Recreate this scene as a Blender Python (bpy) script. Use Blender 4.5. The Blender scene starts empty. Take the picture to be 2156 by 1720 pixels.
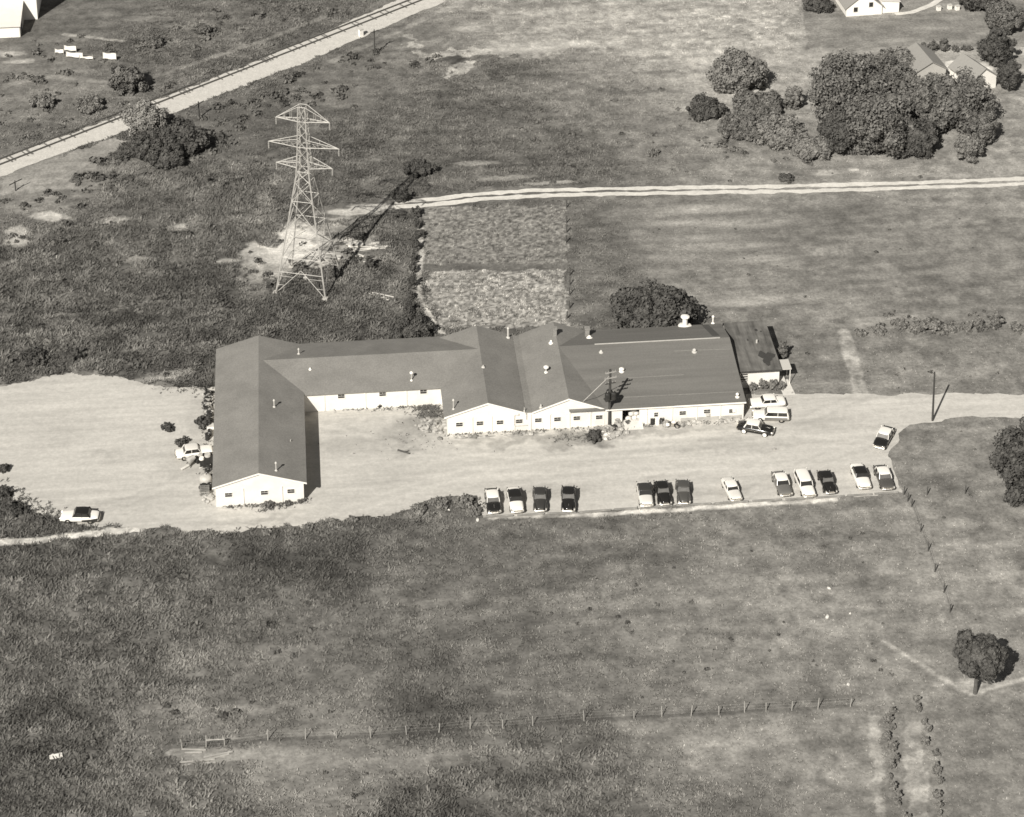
import bpy, math, random
import numpy as np
R = math.radians
rnd = random.Random(7)

# ------------------------------------------------------------------ camera, world, sun, exposure
SC = bpy.context.scene
COL = SC.collection
F = 5210.0; PPX = 1078.0; PPY = -310.0; TH = R(21.4); PSI = R(5.46); CAMZ = 189.0
CAMX = -17.6255; CAMY = -273.2134
cam_d = bpy.data.cameras.new('camera')
cam = bpy.data.objects.new('camera', cam_d)
COL.objects.link(cam)
cam.location = (CAMX, CAMY, CAMZ)
cam.rotation_euler = (R(90 - 21.4), 0, -PSI)
cam_d.sensor_width = 36
cam_d.lens = F / 2156 * 36
cam_d.shift_y = -(860.1 - PPY) / 2156
cam_d.clip_end = 12000
cam_d.clip_start = 1
SC.camera = cam

SUN = np.array((-0.60, -1.06, 1.0)); SUN = SUN / np.linalg.norm(SUN)
SUN_EL = math.asin(SUN[2]); SUN_AZ = math.atan2(SUN[0], SUN[1])
w = bpy.data.worlds.new('World'); SC.world = w; w.use_nodes = True
nt = w.node_tree; nt.nodes.clear()
sky = nt.nodes.new('ShaderNodeTexSky'); sky.sky_type = 'NISHITA'; sky.sun_disc = False
sky.air_density = 0.55; sky.dust_density = 0.3; sky.sun_elevation = SUN_EL; sky.sun_rotation = SUN_AZ
hs = nt.nodes.new('ShaderNodeHueSaturation'); hs.inputs['Saturation'].default_value = 0.0   # black-and-white film
bgd = nt.nodes.new('ShaderNodeBackground'); bgd.inputs['Strength'].default_value = 0.05
wo = nt.nodes.new('ShaderNodeOutputWorld')
nt.links.new(sky.outputs[0], hs.inputs['Color']); nt.links.new(hs.outputs[0], bgd.inputs['Color'])
nt.links.new(bgd.outputs[0], wo.inputs['Surface'])
sl = bpy.data.lights.new('sun', 'SUN'); sl.energy = 5.0; sl.angle = R(0.5); sl.color = (1.0, 0.968, 0.905)
so = bpy.data.objects.new('sun', sl); COL.objects.link(so)
from mathutils import Vector
so.rotation_euler = Vector(SUN).to_track_quat('Z', 'Y').to_euler()
so.location = (-150, -260, 250)
SC.view_settings.view_transform = 'Standard'
SC.view_settings.look = 'None'
SC.view_settings.gamma = 1.0
SC.view_settings.use_curve_mapping = False
SC.view_settings.exposure = 0.33
SC.render.engine = 'CYCLES'
SC.cycles.filter_width = 1.6

# ------------------------------------------------------------------ survey: photo point -> place on the ground
_f = np.array((math.sin(PSI) * math.cos(TH), math.cos(PSI) * math.cos(TH), -math.sin(TH)))
_r = np.array((math.cos(PSI), -math.sin(PSI), 0.0))
_d = np.array((-math.sin(PSI) * math.sin(TH), -math.cos(PSI) * math.sin(TH), -math.cos(TH)))
CAMP = np.array((CAMX, CAMY, CAMZ))
def ray(x, y): return _f + (x - PPX) / F * _r + (y - PPY) / F * _d
def at(x, y, z=0.0):
    d = ray(x, y); t = (CAMZ - z) / -d[2]
    return (CAMX + d[0] * t, CAMY + d[1] * t)
def on_front(x, y, Y):                       # point of the vertical plane y = Y
    d = ray(x, y); t = (Y - CAMY) / d[1]
    return (CAMX + d[0] * t, CAMZ + d[2] * t)
def proj(P):
    p = np.asarray(P, float) - CAMP
    wz = p @ _f
    return PPX + F * (p @ _r) / wz, PPY + F * (p @ _d) / wz
def scale_at(x, y):
    d = ray(x, y); t = CAMZ / -d[2]
    return F / (t * (d @ _f))
def z_for(X, Y, ypx):
    lo, hi = 0.0, 80.0
    for _ in range(40):
        m = (lo + hi) / 2
        if proj((X, Y, m))[1] > ypx: lo = m
        else: hi = m
    return lo

# ------------------------------------------------------------------ materials
TINT = (1.0, 0.958, 0.882)
def grey(v): return (v * TINT[0], v * TINT[1], v * TINT[2], 1.0)
def N(nt, t, **k):
    n = nt.nodes.new(t)
    for a, b in k.items(): setattr(n, a, b)
    return n
def base_mat(name, rough=0.8, spec=0.3, metal=0.0):
    m = bpy.data.materials.new(name); m.use_nodes = True
    b = m.node_tree.nodes['Principled BSDF']
    b.inputs['Roughness'].default_value = rough
    b.inputs['Specular IOR Level'].default_value = spec
    b.inputs['Metallic'].default_value = metal
    return m, m.node_tree, b
def noisy(name, v, var=0.25, scale=2.0, rough=0.8, spec=0.3, metal=0.0, stretch=(1, 1, 1), detail=5, bump=0.0, scale2=None, var2=0.0, coord='Object'):
    m, nt, b = base_mat(name, rough, spec, metal)
    tc = N(nt, 'ShaderNodeTexCoord'); mp = N(nt, 'ShaderNodeMapping')
    mp.inputs['Scale'].default_value = stretch
    nt.links.new(tc.outputs[coord], mp.inputs['Vector'])
    nz = N(nt, 'ShaderNodeTexNoise'); nz.inputs['Scale'].default_value = scale; nz.inputs['Detail'].default_value = detail
    nz.inputs['Roughness'].default_value = 0.62
    nt.links.new(mp.outputs[0], nz.inputs['Vector'])
    mr = N(nt, 'ShaderNodeMapRange')
    mr.inputs['From Min'].default_value = 0.25; mr.inputs['From Max'].default_value = 0.75
    mr.inputs['To Min'].default_value = 1 - var; mr.inputs['To Max'].default_value = 1 + var
    nt.links.new(nz.outputs['Fac'], mr.inputs['Value'])
    fac = mr.outputs[0]
    if var2:
        n2 = N(nt, 'ShaderNodeTexNoise'); n2.inputs['Scale'].default_value = scale2; n2.inputs['Detail'].default_value = 3
        nt.links.new(tc.outputs[coord], n2.inputs['Vector'])
        m2 = N(nt, 'ShaderNodeMapRange')
        m2.inputs['From Min'].default_value = 0.25; m2.inputs['From Max'].default_value = 0.75
        m2.inputs['To Min'].default_value = 1 - var2; m2.inputs['To Max'].default_value = 1 + var2
        nt.links.new(n2.outputs['Fac'], m2.inputs['Value'])
        mu = N(nt, 'ShaderNodeMath', operation='MULTIPLY')
        nt.links.new(fac, mu.inputs[0]); nt.links.new(m2.outputs[0], mu.inputs[1]); fac = mu.outputs[0]
    vm = N(nt, 'ShaderNodeVectorMath', operation='SCALE')
    vm.inputs[0].default_value = grey(v)[:3]
    nt.links.new(fac, vm.inputs['Scale'])
    nt.links.new(vm.outputs[0], b.inputs['Base Color'])
    if bump:
        bp = N(nt, 'ShaderNodeBump'); bp.inputs['Strength'].default_value = bump; bp.inputs['Distance'].default_value = 0.05
        nt.links.new(nz.outputs['Fac'], bp.inputs['Height']); nt.links.new(bp.outputs[0], b.inputs['Normal'])
    return m

def attr_mat(name, rough=0.95, fine=True, spec=0.08):
    m, nt, b = base_mat(name, rough, spec)
    at_ = N(nt, 'ShaderNodeAttribute', attribute_name='tone')
    fac = at_.outputs['Fac']
    if fine:
        tc = N(nt, 'ShaderNodeTexCoord')
        for sc, var, det in ((2.2, 0.34, 4), (0.35, 0.13, 3)):
            nz = N(nt, 'ShaderNodeTexNoise'); nz.inputs['Scale'].default_value = sc; nz.inputs['Detail'].default_value = det
            nz.inputs['Roughness'].default_value = 0.7
            nt.links.new(tc.outputs['Object'], nz.inputs['Vector'])
            mr = N(nt, 'ShaderNodeMapRange')
            mr.inputs['From Min'].default_value = 0.28; mr.inputs['From Max'].default_value = 0.72
            mr.inputs['To Min'].default_value = 1 - var; mr.inputs['To Max'].default_value = 1 + var
            nt.links.new(nz.outputs['Fac'], mr.inputs['Value'])
            mu = N(nt, 'ShaderNodeMath', operation='MULTIPLY')
            nt.links.new(fac, mu.inputs[0]); nt.links.new(mr.outputs[0], mu.inputs[1]); fac = mu.outputs[0]
    vm = N(nt, 'ShaderNodeVectorMath', operation='SCALE')
    vm.inputs[0].default_value = TINT
    nt.links.new(fac, vm.inputs['Scale']); nt.links.new(vm.outputs[0], b.inputs['Base Color'])
    return m

M = {}
M['ground'] = attr_mat('field_ground')
M['weed'] = attr_mat('weed_blades', fine=False)
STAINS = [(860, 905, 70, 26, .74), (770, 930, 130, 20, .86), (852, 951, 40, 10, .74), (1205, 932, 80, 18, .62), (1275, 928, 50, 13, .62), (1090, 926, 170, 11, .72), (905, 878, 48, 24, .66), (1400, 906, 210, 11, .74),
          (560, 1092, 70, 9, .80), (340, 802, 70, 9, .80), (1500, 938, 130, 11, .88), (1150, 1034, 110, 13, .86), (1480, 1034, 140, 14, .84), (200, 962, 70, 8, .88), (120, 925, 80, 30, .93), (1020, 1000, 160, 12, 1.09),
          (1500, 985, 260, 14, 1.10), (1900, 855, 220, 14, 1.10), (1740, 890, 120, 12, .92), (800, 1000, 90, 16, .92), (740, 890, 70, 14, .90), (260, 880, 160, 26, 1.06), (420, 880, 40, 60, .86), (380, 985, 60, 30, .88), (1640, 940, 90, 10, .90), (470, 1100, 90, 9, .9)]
def gravel_mat():
    m, nt, b = base_mat('pale_gravel', 0.95, 0.1)
    tc = N(nt, 'ShaderNodeTexCoord'); fac = None
    wn = N(nt, 'ShaderNodeTexNoise'); wn.inputs['Scale'].default_value = .45; wn.inputs['Detail'].default_value = 5
    nt.links.new(tc.outputs['Object'], wn.inputs['Vector'])
    ws = N(nt, 'ShaderNodeVectorMath', operation='MULTIPLY_ADD'); ws.inputs[1].default_value = (7, 7, 0); ws.inputs[2].default_value = (-3.5, -3.5, 0)
    nt.links.new(wn.outputs['Color'], ws.inputs[0])
    wv = N(nt, 'ShaderNodeVectorMath', operation='ADD'); nt.links.new(tc.outputs['Object'], wv.inputs[0]); nt.links.new(ws.outputs[0], wv.inputs[1])
    for sc, st, var, det in ((0.12, (.4, 1.2, 1), .11, 6), (0.45, (.16, 1.7, 1), .15, 6), (2.6, (1, 1, 1), .11, 6), (1.1, (1, 1, 1), .09, 3)):
        mp = N(nt, 'ShaderNodeMapping'); mp.inputs['Scale'].default_value = st; mp.inputs['Rotation'].default_value = (0, 0, .06)
        nt.links.new(tc.outputs['Object'], mp.inputs['Vector'])
        nz = N(nt, 'ShaderNodeTexNoise'); nz.inputs['Scale'].default_value = sc; nz.inputs['Detail'].default_value = det; nz.inputs['Roughness'].default_value = .65
        nt.links.new(mp.outputs[0], nz.inputs['Vector'])
        mr = N(nt, 'ShaderNodeMapRange'); mr.inputs['From Min'].default_value = .27; mr.inputs['From Max'].default_value = .73; mr.inputs['To Min'].default_value = 1 - var; mr.inputs['To Max'].default_value = 1 + var
        nt.links.new(nz.outputs['Fac'], mr.inputs['Value'])
        if fac is None: fac = mr.outputs[0]
        else:
            mu = N(nt, 'ShaderNodeMath', operation='MULTIPLY'); nt.links.new(fac, mu.inputs[0]); nt.links.new(mr.outputs[0], mu.inputs[1]); fac = mu.outputs[0]
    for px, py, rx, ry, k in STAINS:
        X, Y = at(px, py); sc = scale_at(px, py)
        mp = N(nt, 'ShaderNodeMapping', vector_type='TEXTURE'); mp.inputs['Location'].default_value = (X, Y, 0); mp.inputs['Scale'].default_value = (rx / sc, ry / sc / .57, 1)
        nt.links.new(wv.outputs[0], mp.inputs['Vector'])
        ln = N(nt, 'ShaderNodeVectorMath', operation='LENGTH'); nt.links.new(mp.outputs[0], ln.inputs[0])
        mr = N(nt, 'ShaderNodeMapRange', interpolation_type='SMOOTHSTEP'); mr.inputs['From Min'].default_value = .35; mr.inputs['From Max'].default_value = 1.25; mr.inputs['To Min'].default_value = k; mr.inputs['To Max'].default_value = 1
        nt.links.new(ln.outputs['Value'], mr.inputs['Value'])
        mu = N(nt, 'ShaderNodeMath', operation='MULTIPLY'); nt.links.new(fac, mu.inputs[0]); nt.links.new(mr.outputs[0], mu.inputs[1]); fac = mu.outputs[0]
    an = N(nt, 'ShaderNodeTexNoise'); an.inputs['Scale'].default_value = .35; nt.links.new(tc.outputs['Object'], an.inputs['Vector'])
    for X, Y, Rr, k in ((20, 60, 66, .92), (20, 60, 67.6, .93), (-60, 30, 44, .93), (-60, 30, 45.6, .94), (70, -60, 54, .93), (70, -60, 55.6, .94), (-40, -60, 48.5, .94), (-40, -60, 50, .94), (30, -95, 90, 1.07), (30, -95, 91.6, 1.06)):
        mp = N(nt, 'ShaderNodeVectorMath', operation='SUBTRACT'); mp.inputs[1].default_value = (X, Y, .03); nt.links.new(tc.outputs['Object'], mp.inputs[0])
        ln = N(nt, 'ShaderNodeVectorMath', operation='LENGTH'); nt.links.new(mp.outputs[0], ln.inputs[0])
        wb = N(nt, 'ShaderNodeMath', operation='MULTIPLY_ADD'); nt.links.new(an.outputs['Fac'], wb.inputs[0]); wb.inputs[1].default_value = 1.2; nt.links.new(ln.outputs['Value'], wb.inputs[2])
        sb = N(nt, 'ShaderNodeMath', operation='SUBTRACT'); nt.links.new(wb.outputs[0], sb.inputs[0]); sb.inputs[1].default_value = Rr + .6
        ab = N(nt, 'ShaderNodeMath', operation='ABSOLUTE'); nt.links.new(sb.outputs[0], ab.inputs[0])
        mr = N(nt, 'ShaderNodeMapRange', interpolation_type='SMOOTHSTEP'); mr.inputs['From Min'].default_value = .0; mr.inputs['From Max'].default_value = .6; mr.inputs['To Min'].default_value = k; mr.inputs['To Max'].default_value = 1
        nt.links.new(ab.outputs[0], mr.inputs['Value'])
        mu = N(nt, 'ShaderNodeMath', operation='MULTIPLY'); nt.links.new(fac, mu.inputs[0]); nt.links.new(mr.outputs[0], mu.inputs[1]); fac = mu.outputs[0]
    vm = N(nt, 'ShaderNodeVectorMath', operation='SCALE'); vm.inputs[0].default_value = grey(.47)[:3]
    nt.links.new(fac, vm.inputs['Scale']); nt.links.new(vm.outputs[0], b.inputs['Base Color'])
    return m
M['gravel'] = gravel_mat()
M['track'] = noisy('pale_dirt', 0.60, var=0.18, scale=0.5, rough=0.95, spec=0.1, scale2=2.5, var2=0.12, bump=0.3, detail=8)
M['ballast'] = noisy('ballast_stone', 0.52, var=0.12, scale=0.8, rough=0.95, spec=0.1, scale2=4.0, var2=0.18, bump=0.6, detail=8)
M['roof'] = noisy('asphalt_shingles', 0.20, var=0.17, scale=0.28, rough=0.9, spec=0.2, scale2=5.0, var2=0.15, bump=0.2, stretch=(1, 1, 1))
M['roof_main'] = noisy('worn_asphalt_roll', 0.158, var=0.17, scale=0.5, rough=0.9, spec=0.2, stretch=(0.12, 1.6, 1), scale2=5.0, var2=0.10)
M['roof_old'] = noisy('weathered_flat_roof', 0.13, var=0.55, scale=0.75, rough=0.9, spec=0.2, stretch=(1.6, 0.22, 1), scale2=0.6, var2=0.35)
M['patch'] = noisy('tar_patch', 0.05, var=0.15, scale=2.0)
M['patch_light'] = noisy('grey_roll_patch', 0.085, var=0.1, scale=2.0)
M['wall'] = noisy('white_painted_block', 0.72, var=0.09, scale=0.7, rough=0.75, scale2=0.25, var2=0.05)
M['trim'] = noisy('white_trim', 0.82, var=0.04, scale=2.0, rough=0.6)
M['pilaster'] = noisy('grey_white_pilaster', 0.62, var=0.08, scale=2.0)
M['stucco'] = noisy('stained_base', 0.42, var=0.25, scale=1.2)
M['pane'] = noisy('dark_glass', 0.035, var=0.2, scale=1.0, rough=0.15, spec=0.5)
M['vent'] = noisy('galvanised_pipe', 0.50, var=0.15, scale=3.0, rough=0.5)
M['vent_white'] = noisy('white_vent_cap', 0.8, var=0.06, scale=3.0, rough=0.5)
M['chimney'] = noisy('chimney_brick', 0.24, var=0.25, scale=4.0)
M['steel'] = noisy('galvanised_steel', 0.43, var=0.25, scale=1.0, rough=0.6, spec=0.4)
M['insul'] = noisy('grey_porcelain', 0.28, var=0.1, scale=3.0, rough=0.3)
M['pole'] = noisy('creosoted_wood', 0.055, var=0.3, scale=3.0, stretch=(4, 4, 0.4))
M['post'] = noisy('weathered_wood', 0.34, var=0.25, scale=3.0, stretch=(4, 4, 0.5))
M['post_dark'] = noisy('dark_wood', 0.07, var=0.25, scale=3.0)
M['timber'] = noisy('old_timber', 0.20, var=0.35, scale=1.5)
M['board'] = noisy('weathered_board', 0.36, var=.25, scale=1.5)
M['plank'] = noisy('pale_plank', 0.62, var=0.2, scale=1.5)
M['sleeper'] = noisy('rail_sleeper', 0.15, var=0.3, scale=2.0)
M['rail'] = noisy('rail_steel', 0.09, var=0.2, scale=2.0, rough=0.5)
M['bark'] = noisy('tree_bark', 0.10, var=0.3, scale=4.0)
M['bark_pale'] = noisy('pale_bark', 0.22, var=0.3, scale=4.0)
M['tank'] = noisy('dull_grey_tank', 0.45, var=0.15, scale=2.0, rough=0.5)
M['iron'] = noisy('black_iron', 0.03, var=0.3, scale=3.0, rough=0.6)
M['junk'] = noisy('mixed_rubble', 0.30, var=0.7, scale=1.3, detail=2)
M['junk_pale'] = noisy('pale_rubble', 0.36, var=0.4, scale=1.5, detail=2)
M['white'] = noisy('white_surface', 0.80, var=0.05, scale=2.0)
M['concrete'] = noisy('pale_concrete', 0.60, var=0.12, scale=1.2)
M['canopy'] = noisy('pale_canopy', 0.50, var=0.08, scale=1.2)
M['house_roof'] = noisy('grey_shingles', 0.27, var=0.08, scale=3.0)
M['shed_roof'] = noisy('pale_sheet_roof', 0.62, var=0.06, scale=1.0)
M['house_wall'] = noisy('white_boards', 0.80, var=0.05, scale=1.0)
M['garage_wall'] = noisy('grey_boards', 0.40, var=0.1, scale=1.0)
for nm, v, var in (('leaf', 0.135, 0.5), ('leaf_dark', 0.082, 0.45), ('leaf_mid', 0.18, 0.45), ('leaf_glare', 0.22, 0.35)):
    M[nm] = noisy('foliage_' + nm, v, var=var, scale=0.9, rough=0.8, spec=0.15, detail=3, scale2=4.0, var2=0.3)
def paint(name, v, rough=0.28): M[name] = noisy(name, v, var=0.03, scale=0.8, rough=rough, spec=0.5)
paint('paint_white', 0.80); paint('paint_cream', 0.66); paint('paint_black', 0.018, 0.15); paint('paint_charcoal', 0.042, 0.25)
paint('paint_grey', 0.14); paint('paint_midgrey', 0.075); paint('paint_lightgrey', 0.33); paint('paint_wood', 0.17)
M['glass'] = noisy('car_glass', 0.03, var=0.1, scale=1.0, rough=0.08, spec=0.8)
M['windscreen'] = noisy('sky_reflecting_glass', 0.42, var=.2, scale=1.0, rough=.12, metal=.8)
M['chrome'] = noisy('chrome', 0.80, var=0.04, scale=2.0, rough=0.42, metal=1.0)
M['tyre'] = noisy('tyre_rubber', 0.02, var=0.2, scale=4.0, rough=0.9)
M['lamp'] = noisy('lamp_glass', 0.6, var=0.05, scale=4.0, rough=0.15)
M['red_lamp'] = noisy('tail_lamp_glass', 0.06, var=0.05, scale=4.0, rough=0.15)

# ------------------------------------------------------------------ mesh helpers
class MB:
    def __init__(s): s.v = []; s.f = []
    def add(s, vs, fs):
        o = len(s.v); s.v += [tuple(map(float, p)) for p in vs]; s.f += [tuple(i + o for i in f) for f in fs]; return s
    def box(s, c, d, rz=0.0, tilt=(0, 0)):
        x, y, z = (a / 2 for a in d)
        P = [(-x, -y, -z), (x, -y, -z), (x, y, -z), (-x, y, -z), (-x, -y, z), (x, -y, z), (x, y, z), (-x, y, z)]
        if tilt != (0, 0):
            P = [(px, py, pz + px * tilt[0] + py * tilt[1]) for px, py, pz in P]
        cs, sn = math.cos(rz), math.sin(rz)
        P = [(c[0] + px * cs - py * sn, c[1] + px * sn + py * cs, c[2] + pz) for px, py, pz in P]
        return s.add(P, [(0, 3, 2, 1), (4, 5, 6, 7), (0, 1, 5, 4), (1, 2, 6, 5), (2, 3, 7, 6), (3, 0, 4, 7)])
    def bar(s, a, b, r0, r1=None, n=6, cap=True):
        if r1 is None: r1 = r0
        a = Vector(a); b = Vector(b); d = (b - a)
        if d.length < 1e-6: return s
        d.normalize()
        u = d.orthogonal().normalized(); w_ = d.cross(u)
        vs = []
        for p, r in ((a, r0), (b, r1)):
            for i in range(n):
                t = 2 * math.pi * i / n + math.pi / n
                vs.append(p + (u * math.cos(t) + w_ * math.sin(t)) * r)
        fs = [(i, (i + 1) % n, n + (i + 1) % n, n + i) for i in range(n)]
        if cap: fs += [tuple(range(n - 1, -1, -1)), tuple(range(n, 2 * n))]
        return s.add(vs, fs)
    def prism(s, poly, a, b, axis='y'):       # poly is a list of 2-D points, extruded along axis from a to b
        n = len(poly)
        def P(p, t):
            if axis == 'y': return (p[0], t, p[1])
            if axis == 'x': return (t, p[0], p[1])
            return (p[0], p[1], t)
        vs = [P(p, a) for p in poly] + [P(p, b) for p in poly]
        fs = [(i, (i + 1) % n, n + (i + 1) % n, n + i) for i in range(n)] + [tuple(range(n - 1, -1, -1)), tuple(range(n, 2 * n))]
        return s.add(vs, fs)
    def lathe(s, prof, c=(0, 0, 0), n=12):    # prof: (r, z)
        vs = []; fs = []
        for r, z in prof:
            for i in range(n):
                t = 2 * math.pi * i / n
                vs.append((c[0] + r * math.cos(t), c[1] + r * math.sin(t), c[2] + z))
        for k in range(len(prof) - 1):
            for i in range(n):
                fs.append((k * n + i, k * n + (i + 1) % n, (k + 1) * n + (i + 1) % n, (k + 1) * n + i))
        fs += [tuple(range(n - 1, -1, -1)), tuple(range((len(prof) - 1) * n, len(prof) * n))]
        return s.add(vs, fs)
    def blob(s, c, rx, ry, rz, n=8, m=5, jit=0.0):
        vs = []; fs = []
        for k in range(m + 1):
            ph = math.pi * k / m
            for i in range(n):
                t = 2 * math.pi * i / n
                j = 1 + rnd.uniform(-jit, jit)
                vs.append((c[0] + rx * j * math.sin(ph) * math.cos(t), c[1] + ry * j * math.sin(ph) * math.sin(t), c[2] - rz * j * math.cos(ph)))
        for k in range(m):
            for i in range(n):
                fs.append((k * n + i, k * n + (i + 1) % n, (k + 1) * n + (i + 1) % n, (k + 1) * n + i))
        return s.add(vs, fs)
    def loft(s, rings, close=True):
        n = len(rings[0]); vs = [p for r in rings for p in r]; fs = []
        for k in range(len(rings) - 1):
            for i in range(n if close else n - 1):
                j = (i + 1) % n
                fs.append((k * n + i, k * n + j, (k + 1) * n + j, (k + 1) * n + i))
        if close: fs += [tuple(range(n - 1, -1, -1)), tuple(range((len(rings) - 1) * n, len(rings) * n))]
        return s.add(vs, fs)
    def build(s, name, mat, parent=None, smooth=False, subsurf=0):
        me = bpy.data.meshes.new(name)
        me.from_pydata(s.v, [], s.f)
        import bmesh
        bm = bmesh.new(); bm.from_mesh(me)
        bmesh.ops.recalc_face_normals(bm, faces=bm.faces)
        bm.to_mesh(me); bm.free()
        me.materials.append(M[mat])
        if smooth:
            for p in me.polygons: p.use_smooth = True
        o = bpy.data.objects.new(name, me); COL.objects.link(o)
        if parent is not None: o.parent = parent
        if subsurf:
            md = o.modifiers.new('subsurf', 'SUBSURF'); md.levels = subsurf; md.render_levels = subsurf
        return o
def tag(o, label=None, cat=None, group=None, kind=None):
    if label: o['label'] = label
    if cat: o['category'] = cat
    if group: o['group'] = group
    if kind: o['kind'] = kind
    return o
def thing(name, label, cat, loc=(0, 0, 0), rz=0.0, group=None):
    o = bpy.data.objects.new(name, None); COL.objects.link(o)
    o.location = loc; o.rotation_euler = (0, 0, rz); o.empty_display_size = 0.5
    return tag(o, label, cat, group)
ORD = ['first', 'second', 'third', 'fourth', 'fifth', 'sixth', 'seventh', 'eighth', 'ninth', 'tenth', 'eleventh', 'twelfth', 'thirteenth', 'fourteenth', 'fifteenth', 'sixteenth', 'seventeenth', 'eighteenth', 'nineteenth', 'twentieth']

# ------------------------------------------------------------------ numpy noise and area tools
def _hash(ix, iy, s):
    n = (ix.astype(np.int64) * 374761393 + iy.astype(np.int64) * 668265263 + s * 1442695040888963) & 0x7fffffff
    n = ((n ^ (n >> 13)) * 1274126177) & 0x7fffffff
    n = ((n ^ (n >> 16)) * 668265263) & 0x7fffffff
    return ((n ^ (n >> 15)) & 0xffffff) / float(0xffffff)
def vnoise(x, y, s=0):
    ix = np.floor(x); iy = np.floor(y); fx = x - ix; fy = y - iy
    fx = fx * fx * (3 - 2 * fx); fy = fy * fy * (3 - 2 * fy)
    a = _hash(ix, iy, s); b = _hash(ix + 1, iy, s); c = _hash(ix, iy + 1, s); d = _hash(ix + 1, iy + 1, s)
    return (a + (b - a) * fx) * (1 - fy) + (c + (d - c) * fx) * fy
def fbm(x, y, lam, s=0, octv=3):
    r = 0; a = 1.0; t = 0
    for k in range(octv):
        r = r + a * vnoise(x / lam + 17.3 * k, y / lam - 9.1 * k, s + k); t += a; a *= 0.55; lam = lam / 2.03
    return r / t
def inside(X, Y, poly):
    res = np.zeros(X.shape, bool)
    px = [p[0] for p in poly]; py = [p[1] for p in poly]
    bb = (X > min(px)) & (X < max(px)) & (Y > min(py)) & (Y < max(py))
    x = X[bb]; y = Y[bb]; r = np.zeros(x.shape, bool)
    n = len(poly)
    for i in range(n):
        x0, y0 = poly[i]; x1, y1 = poly[(i + 1) % n]
        if y0 == y1: continue
        c = ((y0 > y) != (y1 > y)) & (x < (x1 - x0) * (y - y0) / (y1 - y0) + x0)
        r ^= c
    res[bb] = r
    return res
def line_dist(X, Y, pts, far=12.0):
    d = np.full(X.shape, 1e6)
    for (x0, y0), (x1, y1) in zip(pts[:-1], pts[1:]):
        bb = (X > min(x0, x1) - far) & (X < max(x0, x1) + far) & (Y > min(y0, y1) - far) & (Y < max(y0, y1) + far)
        x = X[bb]; y = Y[bb]; dx, dy = x1 - x0, y1 - y0; L = dx * dx + dy * dy + 1e-9
        t = np.clip(((x - x0) * dx + (y - y0) * dy) / L, 0, 1)
        d[bb] = np.minimum(d[bb], np.hypot(x - x0 - t * dx, y - y0 - t * dy))
    return d
def W(pts): return [at(*p) for p in pts]

# ------------------------------------------------------------------ the setting: survey of the areas
LOT = W([(-160, 818), (0, 810), (40, 804), (90, 798), (150, 787), (190, 785), (230, 793), (280, 801), (330, 812), (400, 815), (448, 813), (560, 815), (640, 846), (935, 846),
         (945, 872), (1270, 866), (1560, 858), (1572, 831), (1660, 829), (1800, 831), (1960, 831), (2160, 829), (2420, 824), (2420, 876), (2160, 879), (2050, 880), (1990, 883),
         (1960, 888), (1920, 896), (1897, 915), (1885, 940), (1878, 965), (1880, 985), (1890, 1010), (1897, 1037), (1700, 1050), (1540, 1059), (1320, 1072), (1200, 1080), (1035, 1088),
         (1010, 1086), (1002, 1047), (940, 1042), (880, 1058), (830, 1083), (780, 1091), (700, 1100), (640, 1110), (560, 1114), (500, 1121), (420, 1123), (300, 1112), (200, 1108),
         (130, 1098), (90, 1085), (50, 1070), (20, 1050), (10, 1030), (-160, 1022)])
FARM_TRACK = W([(690, 452), (760, 440), (830, 431), (900, 427), (1000, 415), (1100, 408), (1190, 405), (1400, 401), (1600, 399), (1800, 394), (1960, 389), (2130, 383), (2420, 372)])
RAIL = W([(-160, 406), (12, 344), (250, 257), (322, 228), (539, 145), (700, 76), (880, 0), (1300, -175)])
BAL_UP = W([(-160, 393), (12, 330), (250, 245), (322, 215), (539, 130), (700, 61), (855, -8), (1280, -188)])
BAL_LO = W([(1310, -150), (945, 0), (800, 62), (664, 122), (539, 172), (470, 198), (362, 240), (237, 287), (112, 330), (12, 368), (-160, 425)])

def ragged(poly, step, amp, lam, seed):
    out = []
    n = len(poly)
    for i in range(n):
        (x0, y0), (x1, y1) = poly[i], poly[(i + 1) % n]
        L = math.hypot(x1 - x0, y1 - y0); k = max(1, int(L / step))
        for j in range(k):
            t = j / k; out.append((x0 + (x1 - x0) * t, y0 + (y1 - y0) * t))
    A = np.array(out)
    nx = (fbm(A[:, 0], A[:, 1], lam, seed, 3) - 0.5) * 2 * amp
    ny = (fbm(A[:, 0], A[:, 1], lam, seed + 50, 3) - 0.5) * 2 * amp
    return [(a + b, c + d) for (a, c), b, d in zip(out, nx, ny)]
LOT_R = ragged(LOT, 0.45, 0.9, 2.4, 11)
BAL_R = ragged(BAL_UP + BAL_LO, 0.6, 0.5, 1.6, 31)

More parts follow.
